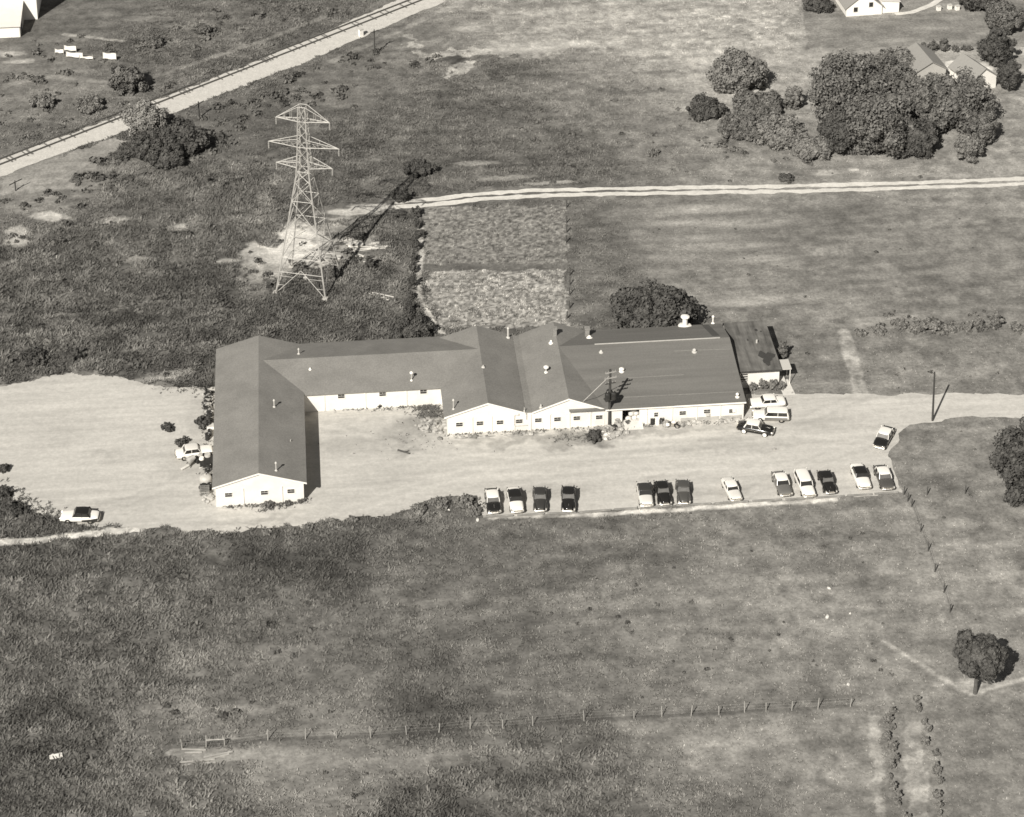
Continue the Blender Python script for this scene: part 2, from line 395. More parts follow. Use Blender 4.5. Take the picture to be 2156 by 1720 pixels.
def sheet(name, poly, z, mat):
    me = bpy.data.meshes.new(name)
    me.from_pydata([(x, y, z) for x, y in poly], [], [tuple(range(len(poly)))])
    me.materials.append(M[mat])
    o = bpy.data.objects.new(name, me); COL.objects.link(o)
    if me.polygons[0].normal.z < 0: me.flip_normals()
    return tag(o, kind='structure')
def strip_poly(pts, w0, w1, step=0.5, amp=0.25, lam=1.2, seed=3, off=0.0):
    L = []; Rr = []; n = len(pts)
    P = []
    for (x0, y0), (x1, y1) in zip(pts[:-1], pts[1:]):
        k = max(1, int(math.hypot(x1 - x0, y1 - y0) / step))
        for j in range(k): P.append((x0 + (x1 - x0) * j / k, y0 + (y1 - y0) * j / k))
    P.append(pts[-1]); n = len(P)
    for i, (x, y) in enumerate(P):
        a = P[max(0, i - 1)]; b = P[min(n - 1, i + 1)]
        dx, dy = b[0] - a[0], b[1] - a[1]; l = math.hypot(dx, dy) + 1e-9
        nx, ny = -dy / l, dx / l
        w_ = (w0 + (w1 - w0) * i / n) / 2
        j1 = (float(fbm(np.array([x]), np.array([y]), lam, seed, 2)[0]) - 0.5) * 2 * amp
        j2 = (float(fbm(np.array([x]), np.array([y]), lam, seed + 9, 2)[0]) - 0.5) * 2 * amp
        L.append((x + nx * (off + w_ + j1), y + ny * (off + w_ + j1))); Rr.append((x + nx * (off - w_ + j2), y + ny * (off - w_ + j2)))
    return L, Rr
def ribbon(mb, pts, w0, w1, z, **k):
    L, Rr = strip_poly(pts, w0, w1, **k)
    vs = []; fs = []
    for a, b in zip(L, Rr): vs += [(a[0], a[1], z), (b[0], b[1], z)]
    for i in range(len(L) - 1): fs.append((2 * i, 2 * i + 1, 2 * i + 3, 2 * i + 2))
    mb.add(vs, fs)

# tone (albedo) and weed height control points: photo x, y, tone, height
CP = [(60, 1200, .10, .30), (100, 1280, .125, .27), (300, 1400, .115, .27), (150, 1600, .095, .30), (420, 1550, .175, .18), (700, 1180, .095, .24), (700, 1350, .145, .18), (700, 1480, .155, .17),
      (880, 1470, .095, .22), (1000, 1250, .155, .15), (1100, 1440, .15, .15), (1300, 1150, .145, .15), (1400, 1300, .185, .11), (1400, 1430, .16, .15), (1700, 1150, .18, .12), (1700, 1300, .215, .10),
      (1700, 1430, .175, .13), (2000, 1150, .215, .10), (2050, 1280, .21, .10), (2130, 1530, .19, .10), (400, 1660, .13, .26), (640, 1610, .18, .14), (800, 1600, .18, .14), (900, 1670, .095, .34),
      (1200, 1650, .12, .26), (1500, 1560, .21, .10), (1700, 1540, .20, .10), (2000, 950, .18, .08), (2100, 1080, .18, .10), (1450, 1700, .15, .2), (2100, 1700, .18, .1),
      (1740, 750, .18, .08), (1950, 770, .19, .10), (2120, 770, .18, .09), (1950, 550, .17, .05), (2120, 470, .19, .05), (1700, 450, .17, .05), (1400, 470, .18, .08), (1450, 600, .19, .09), (1270, 600, .14, .16),
      (1240, 480, .14, .16), (200, 700, .105, .32), (100, 560, .11, .30), (400, 650, .095, .32), (300, 500, .12, .28), (700, 680, .10, .32), (800, 560, .11, .28), (480, 420, .12, .26), (300, 400, .11, .26),
      (800, 320, .115, .25), (1000, 260, .12, .20), (1000, 160, .14, .20), (1200, 350, .12, .20), (1300, 220, .17, .15), (1100, 60, .24, .14), (1400, 80, .34, .12), (1600, 40, .36, .12), (1400, 300, .19, .12),
      (1650, 380, .20, .10), (1900, 360, .22, .10), (1250, 120, .22, .14), (1800, 70, .24, .05), (1950, 60, .25, .05), (100, 200, .17, .12), (320, 100, .12, .22), (500, 150, .115, .26), (150, 30, .14, .04), (450, 60, .14, .18),
      (650, 60, .12, .24), (150, 375, .22, .05), (520, 250, .13, .14), (700, 180, .15, .10), (870, 90, .17, .10), (60, 150, .16, .08), (300, 160, .15, .14), (200, 300, .11, .24), (2100, 320, .22, .08), (900, 360, .12, .2), (1500, 180, .27, .1)]
CPW = np.array([(*at(a, b), t, h) for a, b, t, h in CP])
def broad(X, Y):
    wx = X + (fbm(X, Y, 9.0, 71) - .5) * 9; wy = Y + (fbm(X, Y, 9.0, 77) - .5) * 9
    sw = np.zeros(X.shape); st = np.zeros(X.shape); sh = np.zeros(X.shape)
    for cx, cy, t, h in CPW:
        k = 1.0 / ((wx - cx) ** 2 + (wy - cy) ** 2 + 16.0) ** 2
        sw += k; st += k * t; sh += k * h
    return st / sw, sh / sw

# sharp-edged areas: polygon, tone, height, speckle
AREAS = [
    ([(885, 437), (1190, 434), (1190, 556), (1100, 563), (892, 558)], .185, .13, .8),
    ([(895, 572), (1000, 568), (1190, 566), (1197, 690), (935, 692), (905, 640)], .235, .15, .9),
    ([(892, 558), (1190, 554), (1192, 568), (1000, 570), (893, 572)], .13, .10, .2),
    ([(1240, -60), (1690, -60), (1692, 60), (1704, 102), (1560, 108), (1400, 112), (1230, 118), (1100, 108), (1000, 125), (880, 132), (830, 118), (900, 95), (1020, 70), (1090, 20)], .27, .12, .35),
    ([(1690, -60), (1692, 60), (1704, 100), (1760, 100), (1920, 105), (2000, 95), (2200, 100), (2200, -60)], .20, .05, .15),
    ([(0, 372), (120, 332), (240, 290), (262, 300), (235, 325), (120, 380), (10, 412)], .24, .04, .12),
    ([(1560, 833), (1660, 830), (1660, 700), (1640, 690)], .16, .06, .2),
    ([(1760, 1500), (1812, 1500), (1830, 1800), (1800, 1800)], .19, .08, .3),
    ([(1824, 1503), (1856, 1510), (1876, 1800), (1846, 1800)], .25, .05, .4),
    ([(1895, 1502), (1936, 1494), (1958, 1800), (1918, 1800)], .24, .05, .45),
]
# light paths / soft streaks: polyline, width, tone, strength
PATHS = [
    ([(884, 480), (886, 530), (884, 560), (880, 590), (882, 620), (890, 640), (903, 660), (915, 690), (930, 702)], 1.0, .36, .9),
    ([(1776, 700), (1785, 730), (1797, 770), (1806, 805), (1814, 832)], 1.9, .30, .8),
    ([(1860, 1350), (1930, 1395), (2000, 1440), (2045, 1460)], .6, .36, .65),
    ([(2050, 1460), (2090, 1445), (2170, 1428)], .6, .36, .65),
    ([(0, 1143), (80, 1138), (170, 1126), (300, 1115)], 1.3, .45, .85),
    ([(1035, 1090), (1200, 1086), (1400, 1076), (1600, 1062), (1760, 1052)], .8, .45, .8),
    ([(380, 1585), (520, 1590), (620, 1570)], 1.6, .22, .6),
    ([(110, 665), (200, 660), (330, 640), (420, 630)], .8, .19, .5),
    ([(320, 680), (420, 665), (500, 650)], .7, .18, .5),
    ([(135, 72), (160, 76), (210, 80), (260, 88)], .9, .34, .6),
    ([(2050, 28), (2000, 30), (1940, 30), (1892, 29)], 1.0, .5, .0),
    ([(0, 355), (120, 318), (250, 268), (320, 235)], 1.2, .3, .0),
    ([(700, 130), (850, 60), (1000, -10)], 1.5, .28, .4),
    ([(384, 1574), (564, 1556), (781, 1550), (1058, 1531), (1335, 1510), (1568, 1498), (1800, 1487)], .7, .085, .55),
    ([(10, 180), (120, 160), (270, 180), (420, 130), (560, 85), (700, 30)], 1.2, .25, .45),
]
# blobs: x, y, half width px, half height px, tone, strength
BLOBS = [(620, 528, 92, 30, .43, .95), (565, 560, 62, 36, .34, .8), (622, 496, 48, 26, .42, .9), (655, 540, 66, 22, .42, .9), (735, 512, 60, 16, .34, .7), (700, 480, 40, 12, .32, .6), (112, 457, 44, 14, .42, .8), (38, 490, 30, 22, .34, .7), (35, 510, 25, 12, .34, .6),
         (235, 465, 35, 12, .30, .6), (385, 478, 25, 10, .34, .6), (475, 551, 34, 6, .34, .7), (290, 548, 28, 6, .28, .6), (740, 447, 60, 10, .40, .85), (790, 437, 55, 9, .40, .85), (715, 460, 40, 8, .34, .7),
         (335, 800, 60, 6, .40, .5), (360, 790, 45, 8, .34, .6), (545, 600, 35, 40, .24, .45), (740, 530, 70, 28, .22, .6), (1000, 345, 40, 6, .32, .6), (1060, 375, 60, 6, .28, .6), (1160, 385, 60, 4, .36, .7),
         (1740, 365, 30, 8, .34, .7), (1800, 358, 14, 5, .42, .7), (1110, 100, 90, 16, .32, .6), (1000, 60, 60, 10, .34, .6), (1050, 100, 50, 20, .3, .4), (955, 125, 45, 8, .07, .8), (640, 1600, 120, 22, .22, .7), (470, 1592, 70, 10, .3, .7),
         (400, 1582, 40, 6, .36, .8), (930, 1600, 110, 20, .19, .6), (1020, 1560, 60, 16, .2, .5), (2045, 1445, 26, 12, .34, .6), (20, 112, 30, 10, .4, .6), (40, 130, 30, 6, .4, .6), (300, 40, 60, 8, .24, .6), (1480, 440, 130, 14, .32, .5),
         (1560, 472, 110, 13, .32, .5), (1450, 502, 120, 11, .32, .5), (1600, 545, 90, 11, .32, .5), (1520, 520, 130, 10, .32, .5), (1430, 470, 90, 10, .32, .5), (1630, 630, 150, 12, .32, .5), (1560, 640, 60, 6, .3, .6), (1590, 600, 100, 4, .24, .5),
         (905, 868, 30, 14, .09, .0), (2030, 145, 55, 20, .55, .9), (2010, 160, 25, 10, .6, .9)]

# ------------------------------------------------------------------ ground sheet
def axis_coords(a, b, st):
    c = list(np.arange(a, b + 1e-6, st)); s = st
    lo = [a]; hi = [b]
    while lo[-1] > -3500: s *= 1.35; lo.append(lo[-1] - s)
    s = st
    while hi[-1] < 4500: s *= 1.35; hi.append(hi[-1] + s)
    return np.array(lo[:0:-1] + c + hi[1:])
gx = axis_coords(-92, 132, 0.26); gy = axis_coords(-88, 162, 0.26)
GX, GY = np.meshgrid(gx, gy)
FLAT_BUILD = [(-30.2, -13.0, -18.5, 18.8), (-18.6, 6.4, -0.2, 19.2), (-0.3, -0.5, 20.8, 18.6), (20.6, -0.7, 39.6, 18.7), (39.4, 6.3, 47.2, 18.8)]
FAR = (np.abs(GX) > 400) | (np.abs(GY) > 500)
tone, hgt = broad(GX, GY)
tone[FAR] = 0.18
spk = np.full(GX.shape, 0.3)
wx = GX + (fbm(GX, GY, 2.2, 91) - .5) * 2.0; wy = GY + (fbm(GX, GY, 2.2, 95) - .5) * 2.0
for poly, t, h, sp in AREAS:
    soft = poly[0][0] == 1240
    k = inside(GX + (fbm(GX, GY, 8.0, 191, 4) - .5) * 22, GY + (fbm(GX, GY, 8.0, 195, 4) - .5) * 26, W(poly)) & (vnoise(GX / .9, GY / .9, 197) > .22) if soft else inside(wx, wy, W(poly))
    tone[k] = t; hgt[k] = h; spk[k] = sp
n_mid = fbm(GX, GY, 3.2, 101); n_fine = fbm(GX, GY, 1.1, 111, 2)
streak = fbm(GX * 0.16, GY, 1.4, 131, 3)
for x, y, rx, ry, t, s in BLOBS:
    cx, cy = at(x, y); sc = scale_at(x, y); ax = rx / sc; ay = ry / sc / 0.56
    bb = (np.abs(GX - cx) < ax * 2) & (np.abs(GY - cy) < ay * 2)
    d = np.sqrt(((GX[bb] - cx) / ax) ** 2 + ((GY[bb] - cy) / ay) ** 2) + (n_mid[bb] - .5) * 1.3 + (n_fine[bb] - .5) * 0.9
    k = np.clip((1.15 - d) / (0.75 if s < .6 else .4), 0, 1) * s
    tone[bb] = tone[bb] * (1 - k) + t * k; hgt[bb] *= (1 - .75 * k)
flatm = np.zeros(GX.shape)
for pts, wd, t, s in PATHS:
    d = line_dist(wx * .35 + GX * .65, wy * .35 + GY * .65, W(pts))
    k = np.clip((wd / 2 - d) / 0.3 + .5, 0, 1) * s * np.clip(.35 + 1.3 * n_fine, 0, 1)
    tone = tone * (1 - k) + t * k; hgt = hgt * (1 - .8 * k)
n_sp = vnoise(GX / .34, GY / .34, 121)
plot = spk > .6
tone = tone * (1 + np.where(spk > .6, 1.3 * spk * (n_sp - .5), spk * 1.6 * (n_fine - .5))) * np.where(plot, .86 + .28 * n_mid, .74 + .52 * n_mid) * (1 + np.where(plot, .15, .5) * (streak - .5))
d_track = line_dist(GX, GY, FARM_TRACK)
flatm = np.maximum(flatm, np.clip((2.6 - d_track) / 0.6, 0, 1))
kk = inside(GX, GY, LOT_R); flatm[kk] = 1
kk = inside(GX, GY, BAL_R); flatm[kk] = 1
for x0, y0, x1, y1 in FLAT_BUILD:
    flatm = np.maximum(flatm, ((GX > x0 - .3) & (GX < x1 + .3) & (GY > y0 - .3) & (GY < y1 + .3)) * 1.0)
lump = np.clip(fbm(GX, GY, 1.9, 141, 3) - .33, 0, 1) ** 1.3 * 2.4 + .35 * np.clip(fbm(GX, GY, 0.75, 151, 2) - .3, 0, 1) * 2
rough_ = np.clip((hgt - .15) / .15, 0, 1); big = np.clip(fbm(GX, GY, 2.6, 161, 2) - .38, 0, 1) * 2.2
ZG = hgt * (lump * .62 + rough_ * big * 1.25) * (1 - flatm)
tone = tone * (1 + rough_ * (.18 + .5 * (big - .35)))  # shading put into the tone: lump tops lighter, gaps darker
ZG[FAR] = 0
tone = np.clip(1.86 * tone ** 1.33, .03, .7)
ny_, nx_ = GX.shape
idx = np.arange(nx_ * ny_).reshape(ny_, nx_)
quads = np.stack([idx[:-1, :-1], idx[:-1, 1:], idx[1:, 1:], idx[1:, :-1]], -1).reshape(-1, 4)
def np_mesh(name, verts, faces, k, mat, attr=None, smooth=False):
    me = bpy.data.meshes.new(name)
    nv = len(verts); nf = len(faces)
    me.vertices.add(nv); me.vertices.foreach_set('co', np.ascontiguousarray(verts, np.float32).ravel())
    me.loops.add(nf * k); me.loops.foreach_set('vertex_index', np.ascontiguousarray(faces, np.int32).ravel())
    me.polygons.add(nf); me.polygons.foreach_set('loop_start', np.arange(0, nf * k, k, dtype=np.int32))
    try: me.polygons.foreach_set('loop_total', np.full(nf, k, np.int32))
    except Exception: pass
    me.polygons.foreach_set('use_smooth', np.full(nf, smooth, bool))
    me.update(calc_edges=True)
    if attr is not None:
        a = me.attributes.new('tone', 'FLOAT', 'POINT'); a.data.foreach_set('value', np.ascontiguousarray(attr, np.float32))
    me.materials.append(M[mat])
    o = bpy.data.objects.new(name, me); COL.objects.link(o)
    return o
g = np_mesh('ground', np.stack([GX, GY, ZG], -1).reshape(-1, 3), quads, 4, 'ground', tone.ravel(), smooth=True)
tag(g, kind='structure')

# ------------------------------------------------------------------ weeds and grass: blades by the hundred thousand, one object
rg = np.random.default_rng(5)
NT = 1100000
tx = rg.uniform(-92, 132, NT); ty = rg.uniform(-88, 162, NT)
u, v = proj(np.stack([tx, ty, np.zeros(NT)], -1))
ok = (u > -130) & (u < 2290) & (v > -110) & (v < 1850)
tx = tx[ok]; ty = ty[ok]
ii = np.clip(((tx - gx[0])), 0, None)
jx = np.clip(np.searchsorted(gx, tx), 0, nx_ - 1); jy = np.clip(np.searchsorted(gy, ty), 0, ny_ - 1)
h_ = hgt[jy, jx]; t_ = tone[jy, jx]; fl = flatm[jy, jx]; z_ = ZG[jy, jx]
cl = fbm(tx, ty, 1.7, 171, 2)
keep = (fl < .5) & (rg.random(len(tx)) < np.clip((h_ - .06) / .26, .05, 1) * np.clip(cl * 2.2 - .35, 0.15, 1))
def edge_tufts(x0, y0, x1, y1, n, sx, sy):       # extra weeds along a line on the lot, in photo coordinates
    q = rg.random(n)
    a = [at(x0 + (x1 - x0) * k, y0 + (y1 - y0) * k) for k in q]
    a = np.array(a) + rg.normal(0, 1, (n, 2)) * (sx, sy)
    return a
tx = tx[keep]; ty = ty[keep]; h_ = h_[keep]; t_ = t_[keep]; z_ = z_[keep]
EX = [(470, 1068, 645, 1058, 130, .4, .25, .3), (530, 1072, 590, 1070, 40, .8, .4, .3), (945, 917, 1270, 901, 150, .5, .25, .22), (1280, 900, 1568, 886, 130, .5, .3, .22), (885, 868, 932, 866, 260, 1.0, 1.2, .3),
      (660, 864, 930, 858, 110, .4, .25, .25), (1180, 925, 1290, 918, 150, 1.0, .7, .2), (1005, 1050, 1005, 1085, 60, .5, .3, .3), (440, 830, 445, 1020, 130, .6, .5, .25), (350, 815, 445, 822, 90, 1.2, .8, .25),
      (10, 1030, 130, 1100, 120, 1.0, .8, .35), (960, 945, 820, 950, 25, 2.0, 1.0, .12), (780, 935, 930, 905, 50, 3.0, 1.5, .12), (400, 1125, 1000, 1085, 120, .7, .4, .25)]
for x0, y0, x1, y1, n, sx, sy, hh in EX:
    a = edge_tufts(x0, y0, x1, y1, n, sx, sy)
    tx = np.append(tx, a[:, 0]); ty = np.append(ty, a[:, 1]); h_ = np.append(h_, np.full(n, hh * .8)); t_ = np.append(t_, np.full(n, .10)); z_ = np.append(z_, np.zeros(n))
n = len(tx); B = 3
ang = rg.uniform(0, 2 * np.pi, (n, B)); lean = rg.uniform(.5, 1.8, (n, B))
H = (h_[:, None] * rg.uniform(.35, 1.25, (n, B))) + .03
wd = (.045 + .11 * h_[:, None]) * rg.uniform(.7, 1.4, (n, B))
bx = tx[:, None] + np.cos(ang) * wd * .6; by = ty[:, None] + np.sin(ang) * wd * .6
px_ = np.cos(ang + 1.571); py_ = np.sin(ang + 1.571)
z0 = np.repeat(z_[:, None], B, 1) - .02
tipx = bx + np.cos(ang) * lean * H; tipy = by + np.sin(ang) * lean * H
V = np.stack([np.stack([bx - px_ * wd, by - py_ * wd, z0], -1), np.stack([bx + px_ * wd, by + py_ * wd, z0], -1), np.stack([tipx + px_ * wd * .5, tipy + py_ * wd * .5, z0 + H], -1), np.stack([tipx - px_ * wd * .5, tipy - py_ * wd * .5, z0 + H * .93], -1)], 2).reshape(-1, 3)
Fq = np.arange(len(V)).reshape(-1, 4)
tv = np.repeat((t_[:, None] * (1.08 + rg.uniform(-.2, .2, (n, B))) * (0.8 + .45 * rg.random((n, 1)))).ravel(), 4)
wo_ = np_mesh('weeds', V, Fq, 4, 'weed', np.clip(tv, .02, .8))
tag(wo_, 'rough weeds and grass covering the fields around the lot', 'weeds', kind='stuff')

# scrub: low tangled brush that reads as one mass, one object
SCRUB = [([(0, 95), (300, 60), (600, -20), (860, -20), (690, 58), (540, 118), (320, 205), (0, 322)], .085, .11, .4, 1.3, 1.0), ([(60, 440), (120, 388), (320, 268), (540, 188), (800, 92), (930, 118), (830, 170), (700, 215), (560, 262), (420, 345)], .15, .085, .4, 1.3, 1.0),
         ([(0, 425), (420, 350), (580, 330), (600, 480), (560, 640), (448, 705), (446, 806), (190, 776), (0, 802)], .15, .085, .35, 1.2, .8), ([(640, 490), (850, 446), (862, 690), (650, 725), (560, 660)], .16, .085, .35, 1.1, .9),
         ([(600, 260), (820, 165), (1200, 190), (1250, 390), (880, 398), (700, 420), (580, 330)], .05, .10, .3, .9, .7), ([(0, 1150), (480, 1130), (720, 1300), (520, 1500), (0, 1740)], .13, .085, .3, .85, .7),
         ([(680, 1625), (1300, 1600), (1320, 1740), (560, 1740)], .12, .085, .3, .9, .8), ([(480, 1128), (1000, 1092), (1900, 1045), (1890, 1460), (1000, 1520), (500, 1520), (720, 1300)], .035, .085, .16, .42, .9),
         ([(1210, 440), (2120, 410), (2120, 650), (1480, 690), (1210, 690)], .012, .09, .15, .4, .9), ([(1660, 700), (2120, 720), (2120, 820), (1680, 822)], .03, .10, .15, .45, .8), ([(1900, 900), (2080, 890), (2120, 1400), (1990, 1440), (1910, 1060)], .018, .11, .15, .4, .9),
         ([(1100, 190), (1480, 110), (1500, 330), (2100, 345), (2100, 375), (1200, 395)], .02, .10, .2, .7, .7), ([(860, 690), (935, 700), (930, 712), (840, 720)], .3, .1, .3, .7, .9), ([(1880, 655), (2160, 655), (2160, 705), (1800, 708)], .28, .10, .3, .9, 1.0), ([(1440, 300), (1760, 300), (1760, 345), (1560, 345)], .12, .1, .3, 1.0, .8),
         ([(0, 1045), (120, 1085), (130, 1118), (0, 1128)], .35, .09, .3, .8, 1.0), ([(300, 1104), (640, 1104), (860, 1060), (1005, 1040), (1012, 1092), (640, 1126), (300, 1124)], .22, .09, .25, .7, .9)]
SP = []; STN = []
for poly, dens, tn, r0, r1, fl_ in SCRUB:
    pw = W(poly); xs = [p[0] for p in pw]; ys = [p[1] for p in pw]
    n_ = int((max(xs) - min(xs)) * (max(ys) - min(ys)) * dens * 2)
    x = rg.uniform(min(xs), max(xs), n_); y = rg.uniform(min(ys), max(ys), n_)
    k = inside(x, y, pw) & (rg.random(n_) < np.clip(fbm(x, y, 7.0, 201) * 2.6 - .75, .04, 1)) & ~inside(x, y, LOT_R) & ~inside(x, y, BAL_R) & (line_dist(x, y, FARM_TRACK) > 2.2)
    for bx0, by0, bx1, by1 in FLAT_BUILD: k &= ~((x > bx0) & (x < bx1) & (y > by0) & (y < by1))
    x = x[k]; y = y[k]; r = r0 + (r1 - r0) * rg.random(len(x)) ** 2.2
    for cx_, cy_, rr in zip(x, y, r):
        q = int(9 + 30 * rr); d = rg.normal(0, 1, (q, 3)); d /= np.linalg.norm(d, axis=1)[:, None]; d[:, 2] = np.abs(d[:, 2])
        c = np.array([cx_, cy_, 0]) + d * (rr * rg.uniform(.4, 1.1, q))[:, None] * np.array([1, 1, .75 * fl_])
        nn = d + rg.normal(0, .5, (q, 3)); nn /= np.linalg.norm(nn, axis=1)[:, None]
        a_ = np.cross(nn, rg.normal(0, 1, (q, 3))); a_ /= np.linalg.norm(a_, axis=1)[:, None]; b_ = np.cross(nn, a_)
        s_ = (.09 + .20 * rr) * rg.uniform(.6, 1.3, (q, 1))
        SP.append(np.stack([c - a_ * s_, c - b_ * s_ * .8, c + a_ * s_, c + b_ * s_ * .8], 1).reshape(-1, 3)); STN.append(np.repeat(tn * rg.uniform(.75, 1.55) * rg.uniform(.8, 1.25, q), 4))
SP = np.concatenate(SP); STN = np.concatenate(STN)
tag(np_mesh('scrub', SP, np.arange(len(SP)).reshape(-1, 4), 4, 'weed', STN), 'low tangled scrub spread over the rough ground and field edges', 'scrub', kind='stuff')

# lot, tracks and railway bed
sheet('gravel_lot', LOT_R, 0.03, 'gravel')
mb = MB()
ribbon(mb, FARM_TRACK[2:], 1.15, 1.0, 0.022, amp=.38, lam=1.4, seed=5, off=.82)
ribbon(mb, FARM_TRACK[2:], 1.25, 1.0, 0.022, amp=.38, lam=1.4, seed=25, off=-.82)
tag(mb.build('farm_track', 'track'), kind='structure')
mb = MB(); ribbon(mb, W([(1648, 800), (1655, 815), (1662, 832)]), 1.5, 1.7, 0.034, amp=.05)
tag(mb.build('footpath', 'concrete'), kind='structure')
mb = MB(); ribbon(mb, W([(1885, 31), (1920, 27), (1960, 12), (2010, -20)]), 1.1, 1.2, 0.1, amp=.1)
tag(mb.build('driveway', 'track'), kind='structure')
sheet('railway_bed', BAL_R, 0.05, 'ballast')

# ------------------------------------------------------------------ factory building
fac = thing('factory_building', 'long white factory with grey shingle gable roofs around an open yard', 'factory', (0, 0, 0))
T_ = 0.13
def gable_roof(prof, a, b, axis, mat='roof', name='roof'):
    (x0, z0), (xr, zr), (x1, z1) = prof
    return MB().prism([(x0, z0), (xr, zr), (x1, z1), (x1, z1 - T_), (xr, zr - T_), (x0, z0 - T_)], a, b, axis).build(name, mat, fac)
LX0, LX1, LY0, LY1 = -29.85, -18.9, -12.7, 18.4
gable_roof(((LX0 - .4, 3.0), (-24.42, 4.80), (LX1 + .4, 3.0)), LY0 - .18, LY1 + .2, 'y')
gable_roof(((-.42, 2.82), (5.33, 4.68), (10.25, 2.9)), -.2, 18.45, 'y')
gable_roof(((11.15, 2.9), (15.95, 4.68), (20.75, 2.82)), -.215, 18.4, 'y')
gable_roof(((6.55, 2.88), (12.7, 4.62), (19.05, 2.86)), -24.3, 5.2, 'x')
gable_roof(((-.45, 2.80), (12.25, 4.66), (18.52, 2.92)), 16.0, 39.42, 'x', mat='roof_main')
MB().prism([(10.2, 2.86), (11.2, 2.86), (11.2, 2.74), (10.2, 2.74)], -.1, 18.3).build('gutter', 'roof', fac)
def wall(poly, a, b, axis, mat='wall'): return MB().prism(poly, a, b, axis).build('wall', mat, fac)
wall([(LX0, 0), (LX1, 0), (LX1, 2.92), (-24.42, 4.64), (LX0, 2.92)], LY0, LY0 + .2, 'y')
wall([(LX0, 0), (LX1, 0), (LX1, 2.92), (-24.42, 4.64), (LX0, 2.92)], LY1 - .2, LY1, 'y')
wall([(LY0 + .2, 0), (LY1 - .2, 0), (LY1 - .2, 2.92), (LY0 + .2, 2.92)], LX0, LX0 + .2, 'x')
wall([(LY0 + .2, 0), (LY1 - .2, 0), (LY1 - .2, 2.92), (LY0 + .2, 2.92)], LX1 - .2, LX1, 'x')
wall([(LX1, 0), (0, 0), (0, 2.80), (LX1, 2.80)], 6.9, 7.1, 'y')
wall([(LX1, 0), (0, 0), (0, 2.74), (LX1, 2.74)], 18.6, 18.8, 'y')
wall([(0, 0), (20.7, 0), (20.7, 2.70), (15.95, 4.52), (11.2, 2.74), (10.2, 2.74), (5.33, 4.52), (0, 2.76)], 0, .2, 'y')
wall([(0, 0), (20.7, 0), (20.7, 2.70), (15.95, 4.52), (11.2, 2.74), (10.2, 2.74), (5.33, 4.52), (0, 2.76)], 18.0, 18.2, 'y')
wall([(.2, 0), (6.9, 0), (6.9, 2.74), (.2, 2.74)], 0, .2, 'x')
def w_at(px, py, Y): return on_front(px, py, Y)
ZX = lambda a, b: ((1740 + a * .32468) / 1.89981, (1260 + b * .32468) / 1.89981)      # photo detail -> photo point
ZM = lambda a, b: ((2380 + a * .38033) / 1.89981, (1240 + b * .38033) / 1.89981)
ZI = lambda a, b: (539 + .25 * a, 430 + .25 * b)
ZL = lambda a, b: ((640 + a * .31398) / 1.89981, (1540 + b * .31398) / 1.89981)
MY = -0.12
ox0 = w_at(*ZM(287, 1110), MY)[0]; ox1 = w_at(*ZM(466, 1110), MY)[0]
oz = w_at(*ZM(376, 1055), MY)[1]
wall([(20.72, 0), (ox0, 0), (ox0, 2.62), (20.72, 2.62)], MY, MY + .2, 'y')
wall([(ox1, 0), (39.2, 0), (39.2, 2.62), (ox1, 2.62)], MY, MY + .2, 'y')
wall([(ox0, oz), (ox1, oz), (ox1, 2.62), (ox0, 2.62)], MY, MY + .2, 'y')
wall([(MY + .2, 0), (18.2, 0), (18.2, 2.85), (12.25, 4.5), (MY + .2, 2.68)], 39.0, 39.2, 'x')
wall([(20.7, 0), (39.0, 0), (39.0, 2.8), (20.7, 2.8)], 18.0, 18.2, 'y')
MB().box(((20.8 + 39.2) / 2, 4.0, .02), (18, 7.6, .04)).build('floor_slab', 'stucco', fac)
MB().box((29.9, 7.9, 1.4), (18.2, .1, 2.8)).build('inner_partition', 'pole', fac)

def window(cx, cz, Y, wd=.88, ht=.60, panes=2, mat='pane', vert=False):
    f = MB(); b = .055
    f.box((cx, Y - .03, cz + ht / 2 + b / 2), (wd + 2 * b, .06, b)); f.box((cx, Y - .045, cz - ht / 2 - b / 2), (wd + 2 * b + .06, .09, b))
    for s in (-1, 1): f.box((cx + s * (wd / 2 + b / 2), Y - .03, cz), (b, .06, ht))
    fo = f.build('window', 'trim', fac)
    MB().box((cx, Y - .012, cz), (wd, .024, ht)).build('pane', mat, fo)
    m = MB().box((cx, Y - .031, cz), (wd, .012, .05))
    m.box((cx, Y - .031, cz + ht * .25), (.03, .014, ht * .45))
    m.build('glazing_bar', 'vent', fo)
    return fo
for a, b in ((873, 1398), (1330, 1370), (1668, 1350)): x, z = w_at(*ZL(a, b), LY0); window(x, z, LY0)
for a, b in ((300, 1347), (553, 1332), (800, 1320), (1037, 1307), (1272, 1294), (1508, 1282), (1746, 1269), (2022, 1257)): x, z = w_at(*ZX(a, b), 0); window(x, z, 0)
for a, b in ((718, 1616), (1066, 1598), (1410, 1578)): x, z = w_at(*ZI(a, b), 6.9); window(x, z, 6.9)
x, z = w_at(*ZM(642, 1098), MY); window(x, z, MY, .52, .66)
for a, b in ((922, 1082), (1178, 1064), (1443, 1060)): x, z = w_at(*ZM(a, b), MY); window(x, z, MY, .86, .60)
x, z = w_at(*ZM(1182, 1085), MY); MB().box((x, MY - .16, z - .1), (.5, .3, .32)).build('cooling_unit', 'vent', fac)
x, z = w_at(*ZM(1462, 1055), MY); MB().box((x, MY - .10, z), (.42, .1, .42)).build('shutter', 'trim', fac)
def pilaster(px, zt, Y, wd=.17, cap=True):
    m = MB().box((px, Y - .05, zt / 2), (wd, .10, zt))
    if cap: m.box((px - .15, Y - .06, zt + .04), (.62, .12, .08))
    m.build('pilaster', 'wall', fac)
